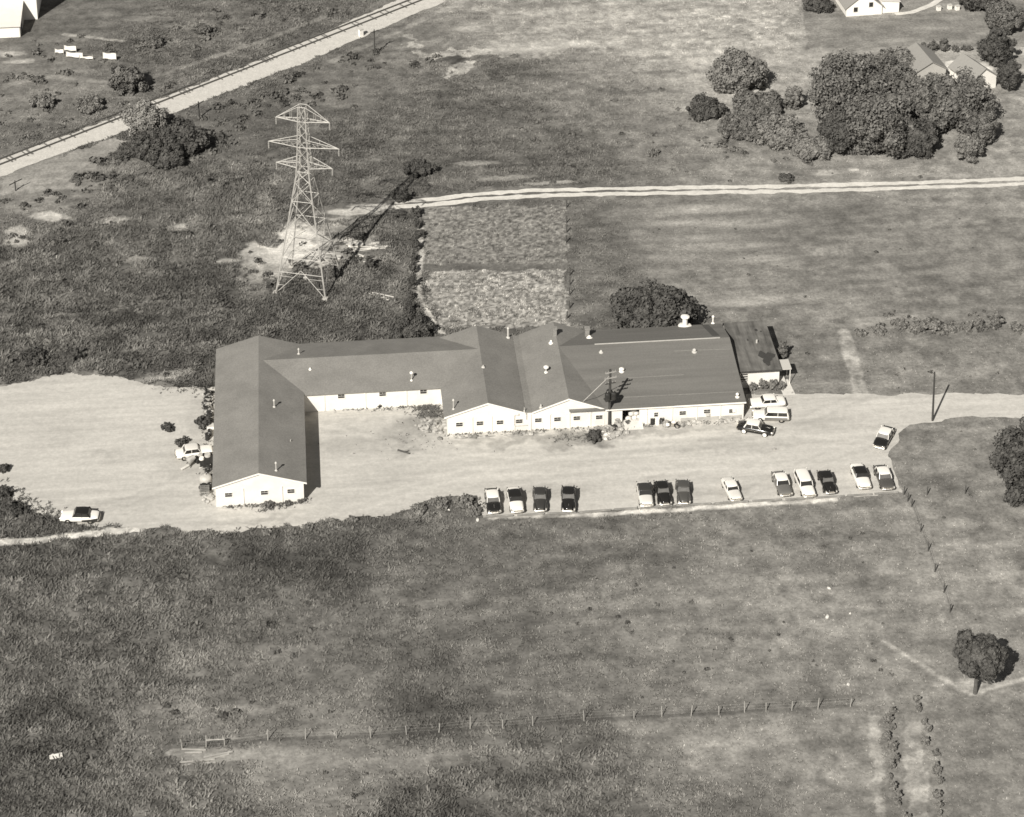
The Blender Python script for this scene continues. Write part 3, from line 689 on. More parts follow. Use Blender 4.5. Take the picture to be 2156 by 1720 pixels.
for a, c in ((1068, 1), (1562, 1)): x, z = w_at(*ZL(a, 1500), LY0); pilaster(x, 2.55, LY0, .10, False)
for a, c in ((460, 0), (700, 0), (978, 0), (1178, 0), (1412, 1), (1655, 1), (1912, 1)): x, z = w_at(*ZX(a, 1400), 0); pilaster(x, 2.25 if c else 2.5, 0, .13, bool(c))
for a in (577, 922, 1268): x, z = w_at(*ZI(a, 1690), 6.9); pilaster(x, 2.6, 6.9, .13, False)
for a in (542, 808, 1065, 1312): x, z = w_at(*ZM(a, 1170), MY); pilaster(x, 2.3, MY, .14, a != 542)
# fascia and raking trim
MB().box(((20.8 + 39.3) / 2, -.475, 2.70), (18.6, .05, .16)).build('fascia', 'trim', fac)
x0, _ = w_at(*ZM(835, 1005), -.5)
MB().box(((x0 + 39.42) / 2, -.52, 2.74), (39.42 - x0, .06, .20)).build('fascia', 'trim', fac)
def rake(x0, z0, x1, z1, Y):
    MB().prism([(x0, z0 - .03), (x1, z1 - .03), (x1, z1 - .23), (x0, z0 - .23)], Y - .05, Y, 'y').build('rake_board', 'trim', fac)
rake(LX0 - .4, 3.0, -24.42, 4.80, LY0 - .182); rake(-24.42, 4.80, LX1 + .4, 3.0, LY0 - .182)
rake(-.42, 2.82, 5.33, 4.68, -.203); rake(5.33, 4.68, 10.25, 2.9, -.203); rake(11.15, 2.9, 15.95, 4.68, -.218); rake(15.95, 4.68, 20.75, 2.82, -.218)
MB().box((29.5, 12.25, 4.69), (17.2, .18, .05)).build('ridge_flashing', 'vent', fac)
# drain pipes beside the yard corner
x, z = w_at(*ZX(978, 1300), 0); x2, z2 = w_at(*ZX(1140, 1352), 0); x3, z3 = w_at(*ZX(1125, 1200), 0)
MB().bar((x, -.12, z + .9), (x, -.12, z2), .045).bar((x, -.12, z2), (x2, -.12, z2), .045).bar((x, -.12, z + .9), (x + .55, -.12, z + .82), .05).bar((x + .55, -.12, z + .82), (x + .55, -.12, z + 1.1), .05).build('drain_pipe', 'vent', fac)
MB().bar((x3, -.12, z3 + .05), (x3, -.12, z3 - 1.0), .05).build('drain_pipe', 'vent', fac)
# water-stained base
MB().box((34.9, MY - .015, .32), (8.2, .03, .64)).build('stained_base', 'stucco', fac)
for a, s in ((LX0 - .4 + .12, 1),): MB().box((a, (LY0 + LY1) / 2, 2.93), (.1, LY1 - LY0 + .3, .1)).build('eave_gutter', 'trim', fac)

# vents, pipes and chimneys standing on the roofs
def zroof(kind, X, Y):
    def lin(p, t):
        (a, za), (r, zr), (b, zb) = p
        return za + (zr - za) * (t - a) / (r - a) if t < r else zr + (zb - zr) * (t - r) / (b - r)
    if kind == 'L': return lin(((LX0 - .4, 3.0), (-24.42, 4.80), (LX1 + .4, 3.0)), X)
    if kind == 'A': return lin(((-.42, 2.82), (5.33, 4.68), (10.25, 2.9)), X)
    if kind == 'B': return lin(((11.15, 2.9), (15.95, 4.68), (20.75, 2.82)), X)
    if kind == 'W': return lin(((6.55, 2.88), (12.7, 4.62), (19.05, 2.86)), Y)
    return lin(((-.45, 2.80), (12.25, 4.66), (18.52, 2.92)), Y)
def on_roof(kind, px, py):
    z = 4.0
    for _ in range(60):
        X, Y = at(px, py, z); z = .5 * z + .5 * zroof(kind, X, Y)
    return X, Y, z
def vent(kind, px, py, pyt, r, cap, capmat='vent', mat='vent', base=True):
    X, Y, z = on_roof(kind, px, py); zt = z_for(X, Y, pyt)
    h = max(zt - z, .25)
    p = MB().bar((X, Y, z - .15), (X, Y, z + h - cap * .3), r, r, 10).build('vent_pipe', mat, fac)
    if base: MB().lathe([(r * 2.6, -.06), (r * 2.6, .06), (r * 1.2, .16)], (X, Y, z)).build('flashing', capmat, p)
    if cap: MB().lathe([(r * .9, -.12), (cap, -.10), (cap, .02), (cap * .5, .14), (.02, .18)], (X, Y, z + h - .1)).build('vent_cap', capmat, p)
vent('L', 577.4, 857, 841.5, .075, .15); vent('L', 581.5, 991, 973, .075, .15)
vent('W', 629, 745.5, 733.7, .08, .14); vent('W', 866.5, 801, 783, .07, .24, 'vent_white')
vent('W', 653, 778, 775, .08, .12, 'vent_white')
vent('A', 954.8, 861.5, 840.9, .07, .16); vent('A', 1069.7, 711, 689.7, .12, .18)
vent('A', 1017.6, 773.4, 769, .10, .0); vent('B', 1160.3, 722.5, 717, .13, .18, 'vent_white')
vent('B', 1149.9, 784, 771, .10, .36, 'vent_white'); vent('B', 1138.9, 858, 852, .09, .12); vent('A', 1104, 866, 858, .05, .0)
vent('M', 1308.8, 782, 775, .14, .36, 'vent_white'); vent('M', 1462, 741, 735, .14, .26); vent('M', 1552.4, 836, 828, .11, .22, 'vent_white'); vent('M', 1265.7, 742, 738, .12, .2)
vent('M', 1441.9, 686.5, 665.0, .36, .62, 'vent_white', 'vent_white'); vent('M', 1501, 681, 665, .10, .18, 'vent_white', 'vent_white')
vent('M', 1241, 711.5, 707, .16, .24, 'vent_white'); vent('L', 612, 929, 927, .06, .0, base=False)
def chimney(kind, px, py, pyt, wd):
    X, Y, z = on_roof(kind, px, py); zt = z_for(X, Y, pyt)
    c = MB().box((X, Y, (z - .3 + zt) / 2), (wd, wd, zt - z + .3)).build('chimney', 'chimney', fac)
    MB().box((X, Y, zt + .05), (wd + .16, wd + .16, .16)).build('chimney_cap', 'chimney', c)
chimney('B', 1168, 706, 691.5, .48); chimney('M', 1236, 707, 691.5, .58)
# repairs on the rear slope and the front slope
def slope_patch(pts, mat, dz, name='roof_patch'):
    vs = []
    for px, py in pts:
        X, Y, z = on_roof('M', px, py); vs.append((X, Y, z + dz))
    m = MB(); n_ = len(vs); m.add(vs + [(a, b, c - .06) for a, b, c in vs], [tuple(range(n_))] + [(i, (i + 1) % n_, n_ + (i + 1) % n_, n_ + i) for i in range(n_)])
    m.build(name, mat, fac)
slope_patch([(1477, 684.5), (1492, 684), (1516, 707), (1500, 707.5)], 'patch_light', .012)
slope_patch([(1296, 836.5), (1558, 823.5), (1558, 825), (1296, 838.2)], 'roof', .010, 'roof_seam')
slope_patch([(1320, 795), (1440, 788), (1440, 789.5), (1320, 796.8)], 'roof', .010, 'roof_seam')
slope_patch([(1420, 738), (1538, 734), (1538, 735.5), (1420, 739.8)], 'roof', .010, 'roof_seam')

# ------------------------------------------------------------------ office
off = thing('office_building', 'small flat roofed white office with a stained dark roof beside the factory', 'office', (42.6, 12.5, 0))
def ob(mb, name, mat): 
    mb.v = [(a - 42.6, b - 12.5, c) for a, b, c in mb.v]; return mb.build(name, mat, off)
OX0, OX1, OY0, OY1 = 40.0, 45.35, 6.95, 18.3
ob(MB().box(((OX0 + OX1) / 2, OY0 + .1, 1.3), (OX1 - OX0, .2, 2.6)), 'wall', 'wall')
ob(MB().box(((OX0 + OX1) / 2, OY1 - .1, 1.3), (OX1 - OX0, .2, 2.6)), 'wall', 'wall')
ob(MB().box((OX0 + .1, (OY0 + OY1) / 2, 1.3), (.2, OY1 - OY0 - .4, 2.6)), 'wall', 'wall')
ob(MB().box((OX1 - .1, (OY0 + OY1) / 2, 1.3), (.2, OY1 - OY0 - .4, 2.6)), 'wall', 'wall')
m = MB().prism([(OY0 - .35, 2.62), (OY0 - .35, 2.84), (OY1 + .25, 3.02), (OY1 + .25, 2.80)], OX0 - .25, OX1 + .25, 'x')
rf = ob(m, 'roof', 'roof_old')
ob(MB().box(((OX0 + OX1) / 2, OY0 - .372, 2.72), (OX1 - OX0 + .5, .04, .24)), 'fascia', 'pole')
bl = []
for k in range(22):
    t = 2 * math.pi * k / 22; rr = (1 + .32 * math.sin(3 * t + .6) + .16 * math.sin(7 * t)); bl.append((44.1 + .95 * rr * math.cos(t), 9.6 + 1.5 * rr * math.sin(t)))
m = MB(); m.add([(a, b, 2.847 + (b - OY0 + .35) * .0152) for a, b in bl], [tuple(range(22))]); ob(m, 'roof_patch', 'patch')
for (a, b, rx, ry) in ((43.9, 16.3, .22, .35), (44.5, 15.9, .15, .2), (42.3, 14.0, .12, .3)):
    m = MB(); m.add([(a + rx * math.cos(t * .6283), b + ry * math.sin(t * .6283), 2.848 + (b - OY0 + .35) * .0152) for t in range(10)], [tuple(range(10))]); ob(m, 'roof_patch', 'patch')
ob(MB().bar((43.4, 13.2, 2.8), (43.4, 13.2, 3.4), .13, .13, 8), 'vent_pipe', 'vent')
ob(MB().box((46.25, 8.3, 2.45), (1.6, 2.3, .14)), 'canopy', 'canopy')
for yy in (7.3, 9.3): ob(MB().bar((46.9, yy, 0), (46.9, yy, 2.4), .05), 'canopy_post', 'trim')
ob(MB().box((45.9, 8.0, .16), (1.0, 1.8, .32)), 'step', 'concrete')
ob(MB().box((45.362, 8.2, 1.1), (.03, .95, 2.05)), 'door', 'paint_wood')
for k in range(4): ob(MB().box((OX0 + .55, OY0 - .05, 1.25 + k * .36), (.95, .10, .10)), 'louvre', 'pilaster')
ob(MB().box((OX0 + .55, OY0 - .012, 1.8), (.95, .02, 1.5)), 'louvre_panel', 'pane')

# ------------------------------------------------------------------ lattice tower
TWX, TWY = at(648, 592)
TWX, TWY = -17.4, 39.4
TZ = z_for(TWX, TWY, 223); za = [z_for(TWX, TWY, y) for y in (253, 306, 349)]
tw = thing('lattice_tower', 'tall pale steel lattice power tower with three pairs of cross arms', 'power tower', (TWX, TWY, 0), R(-18.5))
def hw(z):                                     # half width of the body at height z
    zw = za[2] - .6
    return 3.72 + (0.86 - 3.72) * z / zw if z < zw else 0.86 + (0.52 - 0.86) * (z - zw) / (TZ - zw)
def cor(i, z):
    a = hw(z); return ((-a, -a, z), (a, -a, z), (a, a, z), (-a, a, z))[i % 4]
for i in range(4):
    zs = np.linspace(0, TZ, 9); m = MB()
    for a, b in zip(zs[:-1], zs[1:]): m.bar(cor(i, a), cor(i, b), .105 if a < 18 else .075, n=4)
    m.build('leg', 'steel', tw)
    MB().box((cor(i, 0)[0], cor(i, 0)[1], .1), (.7, .7, .5)).build('footing', 'stucco', tw)
lv = [2.9, 5.6, 7.6, 9.8, 12.0, 14.2, 16.4, za[2], za[2] + 1.5, za[1], za[1] + 1.9, za[0], TZ]
m = MB()
for i in range(4):
    for z in (3.4, 5.6, 9.8, 14.2, za[2] - .6, za[1], za[0], TZ): m.bar(cor(i, z), cor(i + 1, z), .055, n=4)
m.build('girt', 'steel', tw)
m = MB(); zz = [0.1, 5.6, 9.8, 14.2, 17.0, za[2] - .6, za[2] + 1.2, za[1] - .3, za[1] + 1.2, za[1] + 2.6, za[0], TZ]
for i in range(4):
    for k, (a, b) in enumerate(zip(zz[:-1], zz[1:])):
        if k == 0:
            mid = [(p + q) / 2 for p, q in zip(cor(i, 3.9), cor(i + 1, 3.9))]
            m.bar(cor(i, a), mid, .055, n=4); m.bar(cor(i + 1, a), mid, .055, n=4)
            for q in (.35, .7):
                pa = [p + (s - p) * q for p, s in zip(cor(i, a), mid)]; m.bar(pa, cor(i, pa[2]), .035, n=4)
                pa = [p + (s - p) * q for p, s in zip(cor(i + 1, a), mid)]; m.bar(pa, cor(i + 1, pa[2]), .035, n=4)
        else:
            m.bar(cor(i, a), cor(i + 1, b), .05 if k < 5 else .038, n=4); m.bar(cor(i + 1, a), cor(i, b), .05 if k < 5 else .038, n=4)
m.build('bracing', 'steel', tw)
for z, L in ((za[0], 3.95), (za[1], 5.2), (za[2], 4.15)):
    for s in (-1, 1):
        a = hw(z); tip = (s * L, 0, z + .05); m = MB()
        up = 1.2 if z != za[0] else TZ - z
        for sy in (-1, 1):
            m.bar((s * a, sy * a, z), tip, .07, n=4); m.bar((s * hw(z + up), sy * hw(z + up), z + up), tip, .055, n=4)
            for q in (.3, .6): m.bar((s * (a + (L - a) * q), sy * a * (1 - q), z), (s * (a + (L - a) * (q - .22)), -sy * a * (1 - q + .22), z), .03, n=4)
            for q in (.35, .65): m.bar((s * (a + (L - a) * q), sy * a * (1 - q), z), (s * (a + (L - a) * q * .95), sy * a * (1 - q), z + up * (1 - q)), .03, n=4)
        arm = m.build('cross_arm', 'steel', tw)
        MB().lathe([(.05, 0), (.13, -.12), (.05, -.2), (.13, -.42), (.05, -.5), (.13, -.72), (.05, -.8), (.13, -1.0), (.05, -1.2)], tip, 8).build('insulator', 'insul', arm)

# ------------------------------------------------------------------ utility poles
def upole(px, py, pyt, label, arms=(), rz=0.0, r=.15, lean=(0, 0)):
    X, Y = at(px, py); h = z_for(X, Y, pyt)
    t = thing('utility_pole', label, 'utility pole', (X, Y, 0), rz)
    MB().bar((0, 0, -.4), (lean[0], lean[1], h), r, r * .7, 8).build('shaft', 'pole', t)
    for z, L, mat in arms:
        a = MB().box((0, -.16, h - z), (L, .12, .12)).build('crossarm', mat, t)
        for q in (-.45, -.2, .2, .45): MB().lathe([(.04, 0), (.06, .1), (.03, .2)], (q * L, -.16, h - z + .06), 6).build('insulator', 'insul', a)
    return t, h
p1, h1 = upole(1283, 899, 778, 'dark utility pole carrying transformers in front of the factory roof', ((.35, 1.5, 'post'), (1.2, 1.7, 'post'), (2.0, 1.5, 'pole')), 0.25, .21)
for a, b in ((-.42, -.25), (.38, -.3), (.05, .35)):
    c = MB().lathe([(.35, 0), (.38, .06), (.38, .95), (.30, 1.05), (.08, 1.12)], (a, b, h1 - 4.4), 12).build('transformer', 'iron', p1)
    MB().bar((a, b, h1 - 3.4), (a, b, h1 - 3.1), .05).build('bushing', 'insul', c)
MB().box((0, -.05, h1 - 4.5), (1.5, .8, .14)).build('platform', 'pole', p1)
MB().bar((0, 0, h1 - .9), (-3.6, 1.3, 3.55), .035).build('guy_wire', 'vent', p1)
upole(1963.5, 886, 783, 'tall bare dark pole standing at the edge of the gravel drive', (), 0, .15, (-.2, 0))
upole(419.5, 249, 214, 'short dark pole with one crossarm beside the railway near the dark thicket', ((.3, 2.2, 'pole'),), .9, .16)
upole(789, 116, 62, 'taller dark pole with one crossarm beside the railway above the tower', ((.3, 1.6, 'pole'),), .6, .14)
upole(33, 402, 380, 'dark stub pole with tilted crossarm at the left end of the railway', ((.2, 2.6, 'pole'),), .8, .12)

# ------------------------------------------------------------------ railway track
rt = thing('railway_track', 'single railway track on pale ballast crossing behind the tower', 'railway track', (*at(322, 228), 0.05))
rx, ry = at(322, 228)
P0, P1 = at(-160, 405), at(1000, -47)
dx, dy = P1[0] - P0[0], P1[1] - P0[1]; LR = math.hypot(dx, dy); dx /= LR; dy /= LR; nx, ny = -dy, dx
def tr(s, o): return (P0[0] + dx * s + nx * o - rx, P0[1] + dy * s + ny * o - ry)
for o in (-.76, .76):
    a, b = tr(0, o), tr(LR, o); m = MB(); ang_ = math.atan2(dy, dx)
    m.box(((a[0] + b[0]) / 2, (a[1] + b[1]) / 2, .16), (LR, .16, .20), ang_); m.build('rail', 'rail', rt)
ss = sorted(rnd.uniform(2, LR - 2) for _ in range(64))
for s in ss:
    c = tr(s, rnd.uniform(-.1, .1)); MB().box((c[0], c[1], .02 + rnd.uniform(-.03, .03)), (.22, 2.5, .12), ang_ + rnd.uniform(-.03, .03)).build('sleeper', 'sleeper', rt)
cab = at(760, 76); t = thing('signal_cabinet', 'small white trackside cabinet at the edge of the ballast', 'cabinet', (*cab, 0), .5)
MB().box((0, 0, .7), (.7, .6, 1.3)).build('case', 'white', t); MB().box((0, 0, 1.4), (.85, .75, .12)).build('lid', 'vent', t)

# ------------------------------------------------------------------ cars
def ring(x, w_, zl, zs, zt, crown=.05, tuck=.10):
    """one cross-section of a car body: half width w_, sill zl, shoulder zs, top zt"""
    h = [(0, zt + crown), (w_ * .55, zt + crown * .6), (w_ * .86, zt - .015), (w_ * .97, zs), (w_, (zs + zl) / 2 + .05), (w_ - .02, zl + .12), (w_ - tuck, zl), (0, zl)]
    return [(x, y, z) for y, z in h] + [(x, -y, z) for y, z in h[-2:0:-1]]
STY = {
 'sedan': dict(L=[(-2.42, .74, .42, .62, .74), (-2.36, .84, .36, .72, .86), (-1.9, .90, .30, .78, .95), (-1.2, .92, .28, .82, .99), (0, .92, .27, .83, 1.0), (.75, .92, .28, .83, 1.0), (1.5, .91, .28, .80, .97), (2.15, .87, .30, .74, .91), (2.36, .82, .36, .68, .82), (2.42, .76, .42, .6, .7)],
               cab=(-1.42, -1.10, .46, .86, 1.0, 1.52, .83, .76), wb=1.42, fender=False),
 'round': dict(L=[(-2.40, .48, .42, .56, .64), (-2.25, .62, .34, .68, .80), (-1.8, .74, .30, .80, .96), (-1.2, .82, .28, .86, 1.03), (0, .86, .27, .87, 1.04), (.65, .84, .28, .86, 1.04), (1.3, .68, .28, .84, 1.02), (2.0, .56, .30, .76, .93), (2.28, .46, .36, .66, .80), (2.38, .36, .42, .6, .7)],
               cab=(-1.70, -1.10, .34, .68, 1.03, 1.60, .79, .71), wb=1.40, fender=True),
 'wagon': dict(L=[(-2.42, .80, .42, .66, .90), (-2.36, .88, .36, .78, .98), (-1.9, .91, .30, .80, 1.0), (-1.2, .92, .28, .82, 1.0), (0, .92, .27, .83, 1.0), (.75, .92, .28, .83, 1.0), (1.5, .91, .28, .80, .97), (2.15, .87, .30, .74, .91), (2.36, .82, .36, .68, .82), (2.42, .76, .42, .6, .7)],
               cab=(-2.30, -2.15, .46, .88, 1.0, 1.58, .84, .78), wb=1.42, fender=False),
 'hardtop': dict(L=[(-2.48, .78, .42, .66, .84), (-2.42, .88, .36, .76, .93), (-1.9, .93, .30, .78, .97), (-1.2, .94, .28, .80, .97), (0, .94, .27, .81, .97), (.75, .94, .28, .81, .97), (1.5, .93, .28, .80, .95), (2.15, .91, .30, .76, .91), (2.40, .88, .36, .70, .84), (2.46, .82, .42, .62, .74)],
               cab=(-1.38, -1.05, .44, .80, .97, 1.45, .84, .77), wb=1.46, fender=False),
}
def make_car(style, body, roof, label, fx, fy, hx, hy, f_z=.35, r_z=.85, mode='ends', rearpart=None, whitewall=False, grp='cars parked nose-in along the lot edge', roofrack=None, hood=None, side=None, name='parked_car', sc=.98, grille=True):
    S = STY[style]
    if mode == 'ends':
        a = at(fx, fy, f_z); b = at(hx, hy, r_z)
    else:
        a = at(fx, fy); b = at(hx, hy)
    cx, cy = (a[0] + b[0]) / 2, (a[1] + b[1]) / 2; an = math.atan2(a[1] - b[1], a[0] - b[0])
    t = thing(name, label, 'station wagon' if style == 'wagon' else 'car', (cx, cy, .03), an, grp)
    t.scale = (sc, sc, sc)
    bo = MB().loft([ring(*r) for r in S['L']]).build('body', body, t, smooth=True, subsurf=1)
    xr0, xr1, xf1, xf0, zb, zt, wb_, wt = S['cab']
    # roof skin: domed sheet with thickness
    m = MB(); rings = []
    for x, dz, ww in ((xr1 - .10, -.05, .93), (xr1 + .08, -.01, .98), ((xr1 + xf1) / 2, .03, 1), (xf1 - .06, 0, .98), (xf1 + .10, -.05, .94)):
        rings.append([(x, y * wt * ww, zt + dz + (1 - (abs(y)) ** 2.2) * .06 - .03) for y in (-1.06, -.7, 0, .7, 1.06)] + [(x, y * wt * ww, zt + dz - .10) for y in (1.06, 0, -1.06)])
    m.loft(rings); rf = m.build('roof', roof, t, smooth=True, subsurf=1)
    for s in (-1, 1):
        xm = (xr1 + xf1) / 2 - .05
        for xa, xc, ra, rb in ((xr0 + .02, xr1 - .02, .09, .08), (xf0 - .02, xf1 + .02, .045, .04), (xm, xm, .045, .04)):
            MB().bar((xa, s * (wb_ - .02), zb - .05), (xc, s * (wt - .02), zt - .06), ra, rb, 6).build('roof_post', roof if style != 'round' else body, t)
    def pane(n, P): m = MB(); c = [sum(q[i] for q in P) / 4 for i in range(3)]; m.add(P, [(0, 1, 2, 3)]); m.build(n, 'windscreen' if n == 'windshield' and body in ('paint_black', 'paint_charcoal', 'paint_midgrey') else 'glass', t)
    e = .015
    pane('windshield', [(xf0, -wb_ * .96, zb - .02), (xf0, wb_ * .96, zb - .02), (xf1 + .02, wt * .97, zt - .05), (xf1 + .02, -wt * .97, zt - .05)])
    pane('rear_window', [(xr0, -wb_ * .92, zb - .02), (xr0, wb_ * .92, zb - .02), (xr1 - .02, wt * .94, zt - .05), (xr1 - .02, -wt * .94, zt - .05)])
    for s in (-1, 1):
        pane('side_window', [(xr0 + .1, s * wb_ * .985, zb - .02), (xf0 - .1, s * wb_ * .985, zb - .02), (xf1, s * wt * 1.0, zt - .06), (xr1, s * wt * 1.0, zt - .06)])
    # belt moulding under the glass closes the cabin to the body
    xe = S['L'][-1][0]; xb = S['L'][0][0]
    def bumper(x, sg):
        bw = .84 if style != 'round' else .78; m = MB(); pts = [(x - sg * .16, -bw), (x - sg * .03, -bw + .06), (x + sg * .05, -.45), (x + sg * .06, 0), (x + sg * .05, .45), (x - sg * .03, bw - .06), (x - sg * .16, bw)]
        for p, q in zip(pts[:-1], pts[1:]): m.bar((*p, .50), (*q, .50), .085, n=6)
        for y in (-.38, .38): m.bar((x + sg * .06, y, .40), (x + sg * .06, y, .68), .05, n=6)
        m.build('bumper', 'chrome', t)
    bumper(xe, 1); bumper(xb, -1)
    if grille:
        m = MB()
        gw = .62 if style != 'round' else .34
        for z in (.56, .64, .72): m.box((xe + .005, 0, z), (.05, gw * 2, .05))
        m.build('grille', 'chrome', t)
    for s in (-1, 1):
        hx_ = (xe - .03, s * (.72 if style != 'round' else .70), .74)
        hl = MB().bar((hx_[0] - .12, hx_[1], hx_[2]), (hx_[0] + .06, hx_[1], hx_[2]), .13, .12, 10).build('headlight', 'chrome', t)
        MB().bar((hx_[0] + .055, hx_[1], hx_[2]), (hx_[0] + .075, hx_[1], hx_[2]), .10, .09, 10).build('lens', 'lamp', hl)
        MB().box((xb + .0, s * .74, .74), (.08, .12, .16)).build('tail_light', 'red_lamp', t)
    if S['fender']:
        for sx, L_ in ((1.42, .86), (-1.38, .90)):
            for s in (-1, 1):
                MB().blob((sx, s * .69, .56), L_, .23, .40, 12, 8).build('fender', body, t, smooth=True)
    for sx in (S['wb'] + .0, -S['wb'] + .02):
        for s in (-1, 1):
            y = s * (.80 if not S['fender'] else .80)
            MB().bar((sx, y - s * .05, .35), (sx, y + s * .098, .35), .37, .37, 14).build('wheel_arch', 'tyre', t)
            wv = MB().bar((sx, y - s * .10, .33), (sx, y + s * .105, .33), .34, .33, 16).build('wheel', 'tyre', t)
            MB().bar((sx, y + s * .085, .33), (sx, y + s * .115, .33), .30 if whitewall else .19, .26 if whitewall else .15, 14).build('whitewall_tyre' if whitewall else 'hubcap', 'white' if whitewall else 'chrome', wv)
    # side trim
    for s in (-1, 1):
        MB().box((0, s * (.905 if not S['fender'] else .85), .70), (3.3 if not S['fender'] else 1.5, .02, .035)).build('side_trim', 'chrome', t)
    if rearpart:
        for s in (-1, 1): MB().prism([(-2.3, .40), (-.35, .40), (-.35, .60), (-1.2, .66), (-2.3, .84)], s * .86, s * .925, 'y').build('rear_panel', rearpart, t)
        MB().box((-2.40, 0, .68), (.10, 1.35, .24)).build('tail_panel', rearpart, t)
    if side:
        for s in (-1, 1): MB().prism([(-2.2, .44), (.85, .44), (.85, .80), (-2.2, .80)], s * .86, s * .93, 'y').build('wood_side', side, t)
    if hood:
        MB().box((1.55, 0, .99), (.9, .05, .05)).build('hood_ornament', 'chrome', t)
    return t
make_car('sedan', 'paint_black', 'paint_white', 'black car with a white roof at the left end of the parked row', 1041.5, 1081.2, 1033.4, 1027.5, hood=1)
make_car('sedan', 'paint_white', 'paint_black', 'white car with a black roof between a black car and a tall dark grey car', 1089.8, 1080.1, 1080, 1025.4)
make_car('round', 'paint_charcoal', 'paint_charcoal', 'tall old charcoal car with rounded body, third from the left in the row', 1138.2, 1076.9, 1135.4, 1023.8, sc=.98)
make_car('round', 'paint_black', 'paint_black', 'all black rounded car at the right of the four cars parked together', 1197.2, 1078, 1196.2, 1022, hood=1, sc=1.02)
make_car('sedan', 'paint_cream', 'paint_charcoal', 'cream car with a dark roof, left of two dark rounded cars', 1361.7, 1065.2, 1353.1, 1014.6)
make_car('round', 'paint_black', 'paint_black', 'black rounded car between the cream car and the grey car', 1401.4, 1063.4, 1389.1, 1010.9, sc=.98)
make_car('round', 'paint_midgrey', 'paint_midgrey', 'plain mid grey rounded car beside the black rounded car', 1441, 1061.6, 1435.5, 1008.5, sc=.97)
make_car('hardtop', 'paint_cream', 'paint_white', 'all pale car standing alone in the middle of the row', 1550.3, 1053.6, 1530.1, 1005.4, sc=.90)
make_car('sedan', 'paint_grey', 'paint_white', 'medium grey car with a white roof next to an all white car', 1655.1, 1044.4, 1636.8, 992.4)
make_car('wagon', 'paint_white', 'paint_white', 'all white long-roofed car between the grey car and a black car', 1704.9, 1047.3, 1684.4, 993.8)
make_car('round', 'paint_black', 'paint_black', 'black rounded car with bright grille, right of the all white car', 1750.3, 1040, 1732, 988.7, hood=1, sc=.95)
make_car('hardtop', 'paint_white', 'paint_black', 'white car with a black roof next to the last car at the right end', 1821.3, 1029.8, 1803, 976.3)
make_car('sedan', 'paint_midgrey', 'paint_white', 'dark grey car with a white roof at the right end of the row', 1870.4, 1031.2, 1851.4, 979.2)
make_car('sedan', 'paint_black', 'paint_white', 'black car with a white roof turned askew at the drive entrance', 1849.8, 943.8, 1872.4, 898.2, grp='cars standing about the lot')
make_car('sedan', 'paint_black', 'paint_white', 'black car with white roof and whitewall tyres by the factory corner', 1611.7, 913, 1568.9, 905.5, mode='wheels', whitewall=True, grp='cars standing about the lot', hood=1)
make_car('wagon', 'paint_white', 'paint_white', 'white station wagon with grey wooden sides by the office', 1601.7, 881.8, 1643.3, 883.1, mode='wheels', side='paint_wood', grp='cars standing about the lot')
make_car('hardtop', 'paint_white', 'paint_white', 'all white car parked closest to the office shrubs', 1588.5, 856.5, 1640, 853, mode='wheels', grp='cars standing about the lot')
make_car('sedan', 'paint_white', 'paint_black', 'white car with black roof and dark rear panel, alone at far left', 144.5, 1095.1, 193.7, 1095, mode='wheels', rearpart='paint_charcoal', grp='cars standing about the lot')
make_car('sedan', 'paint_white', 'paint_cream', 'all white car beside the left wall of the long wing', 433.2, 956.3, 385, 963, mode='wheels', grp='cars standing about the lot')

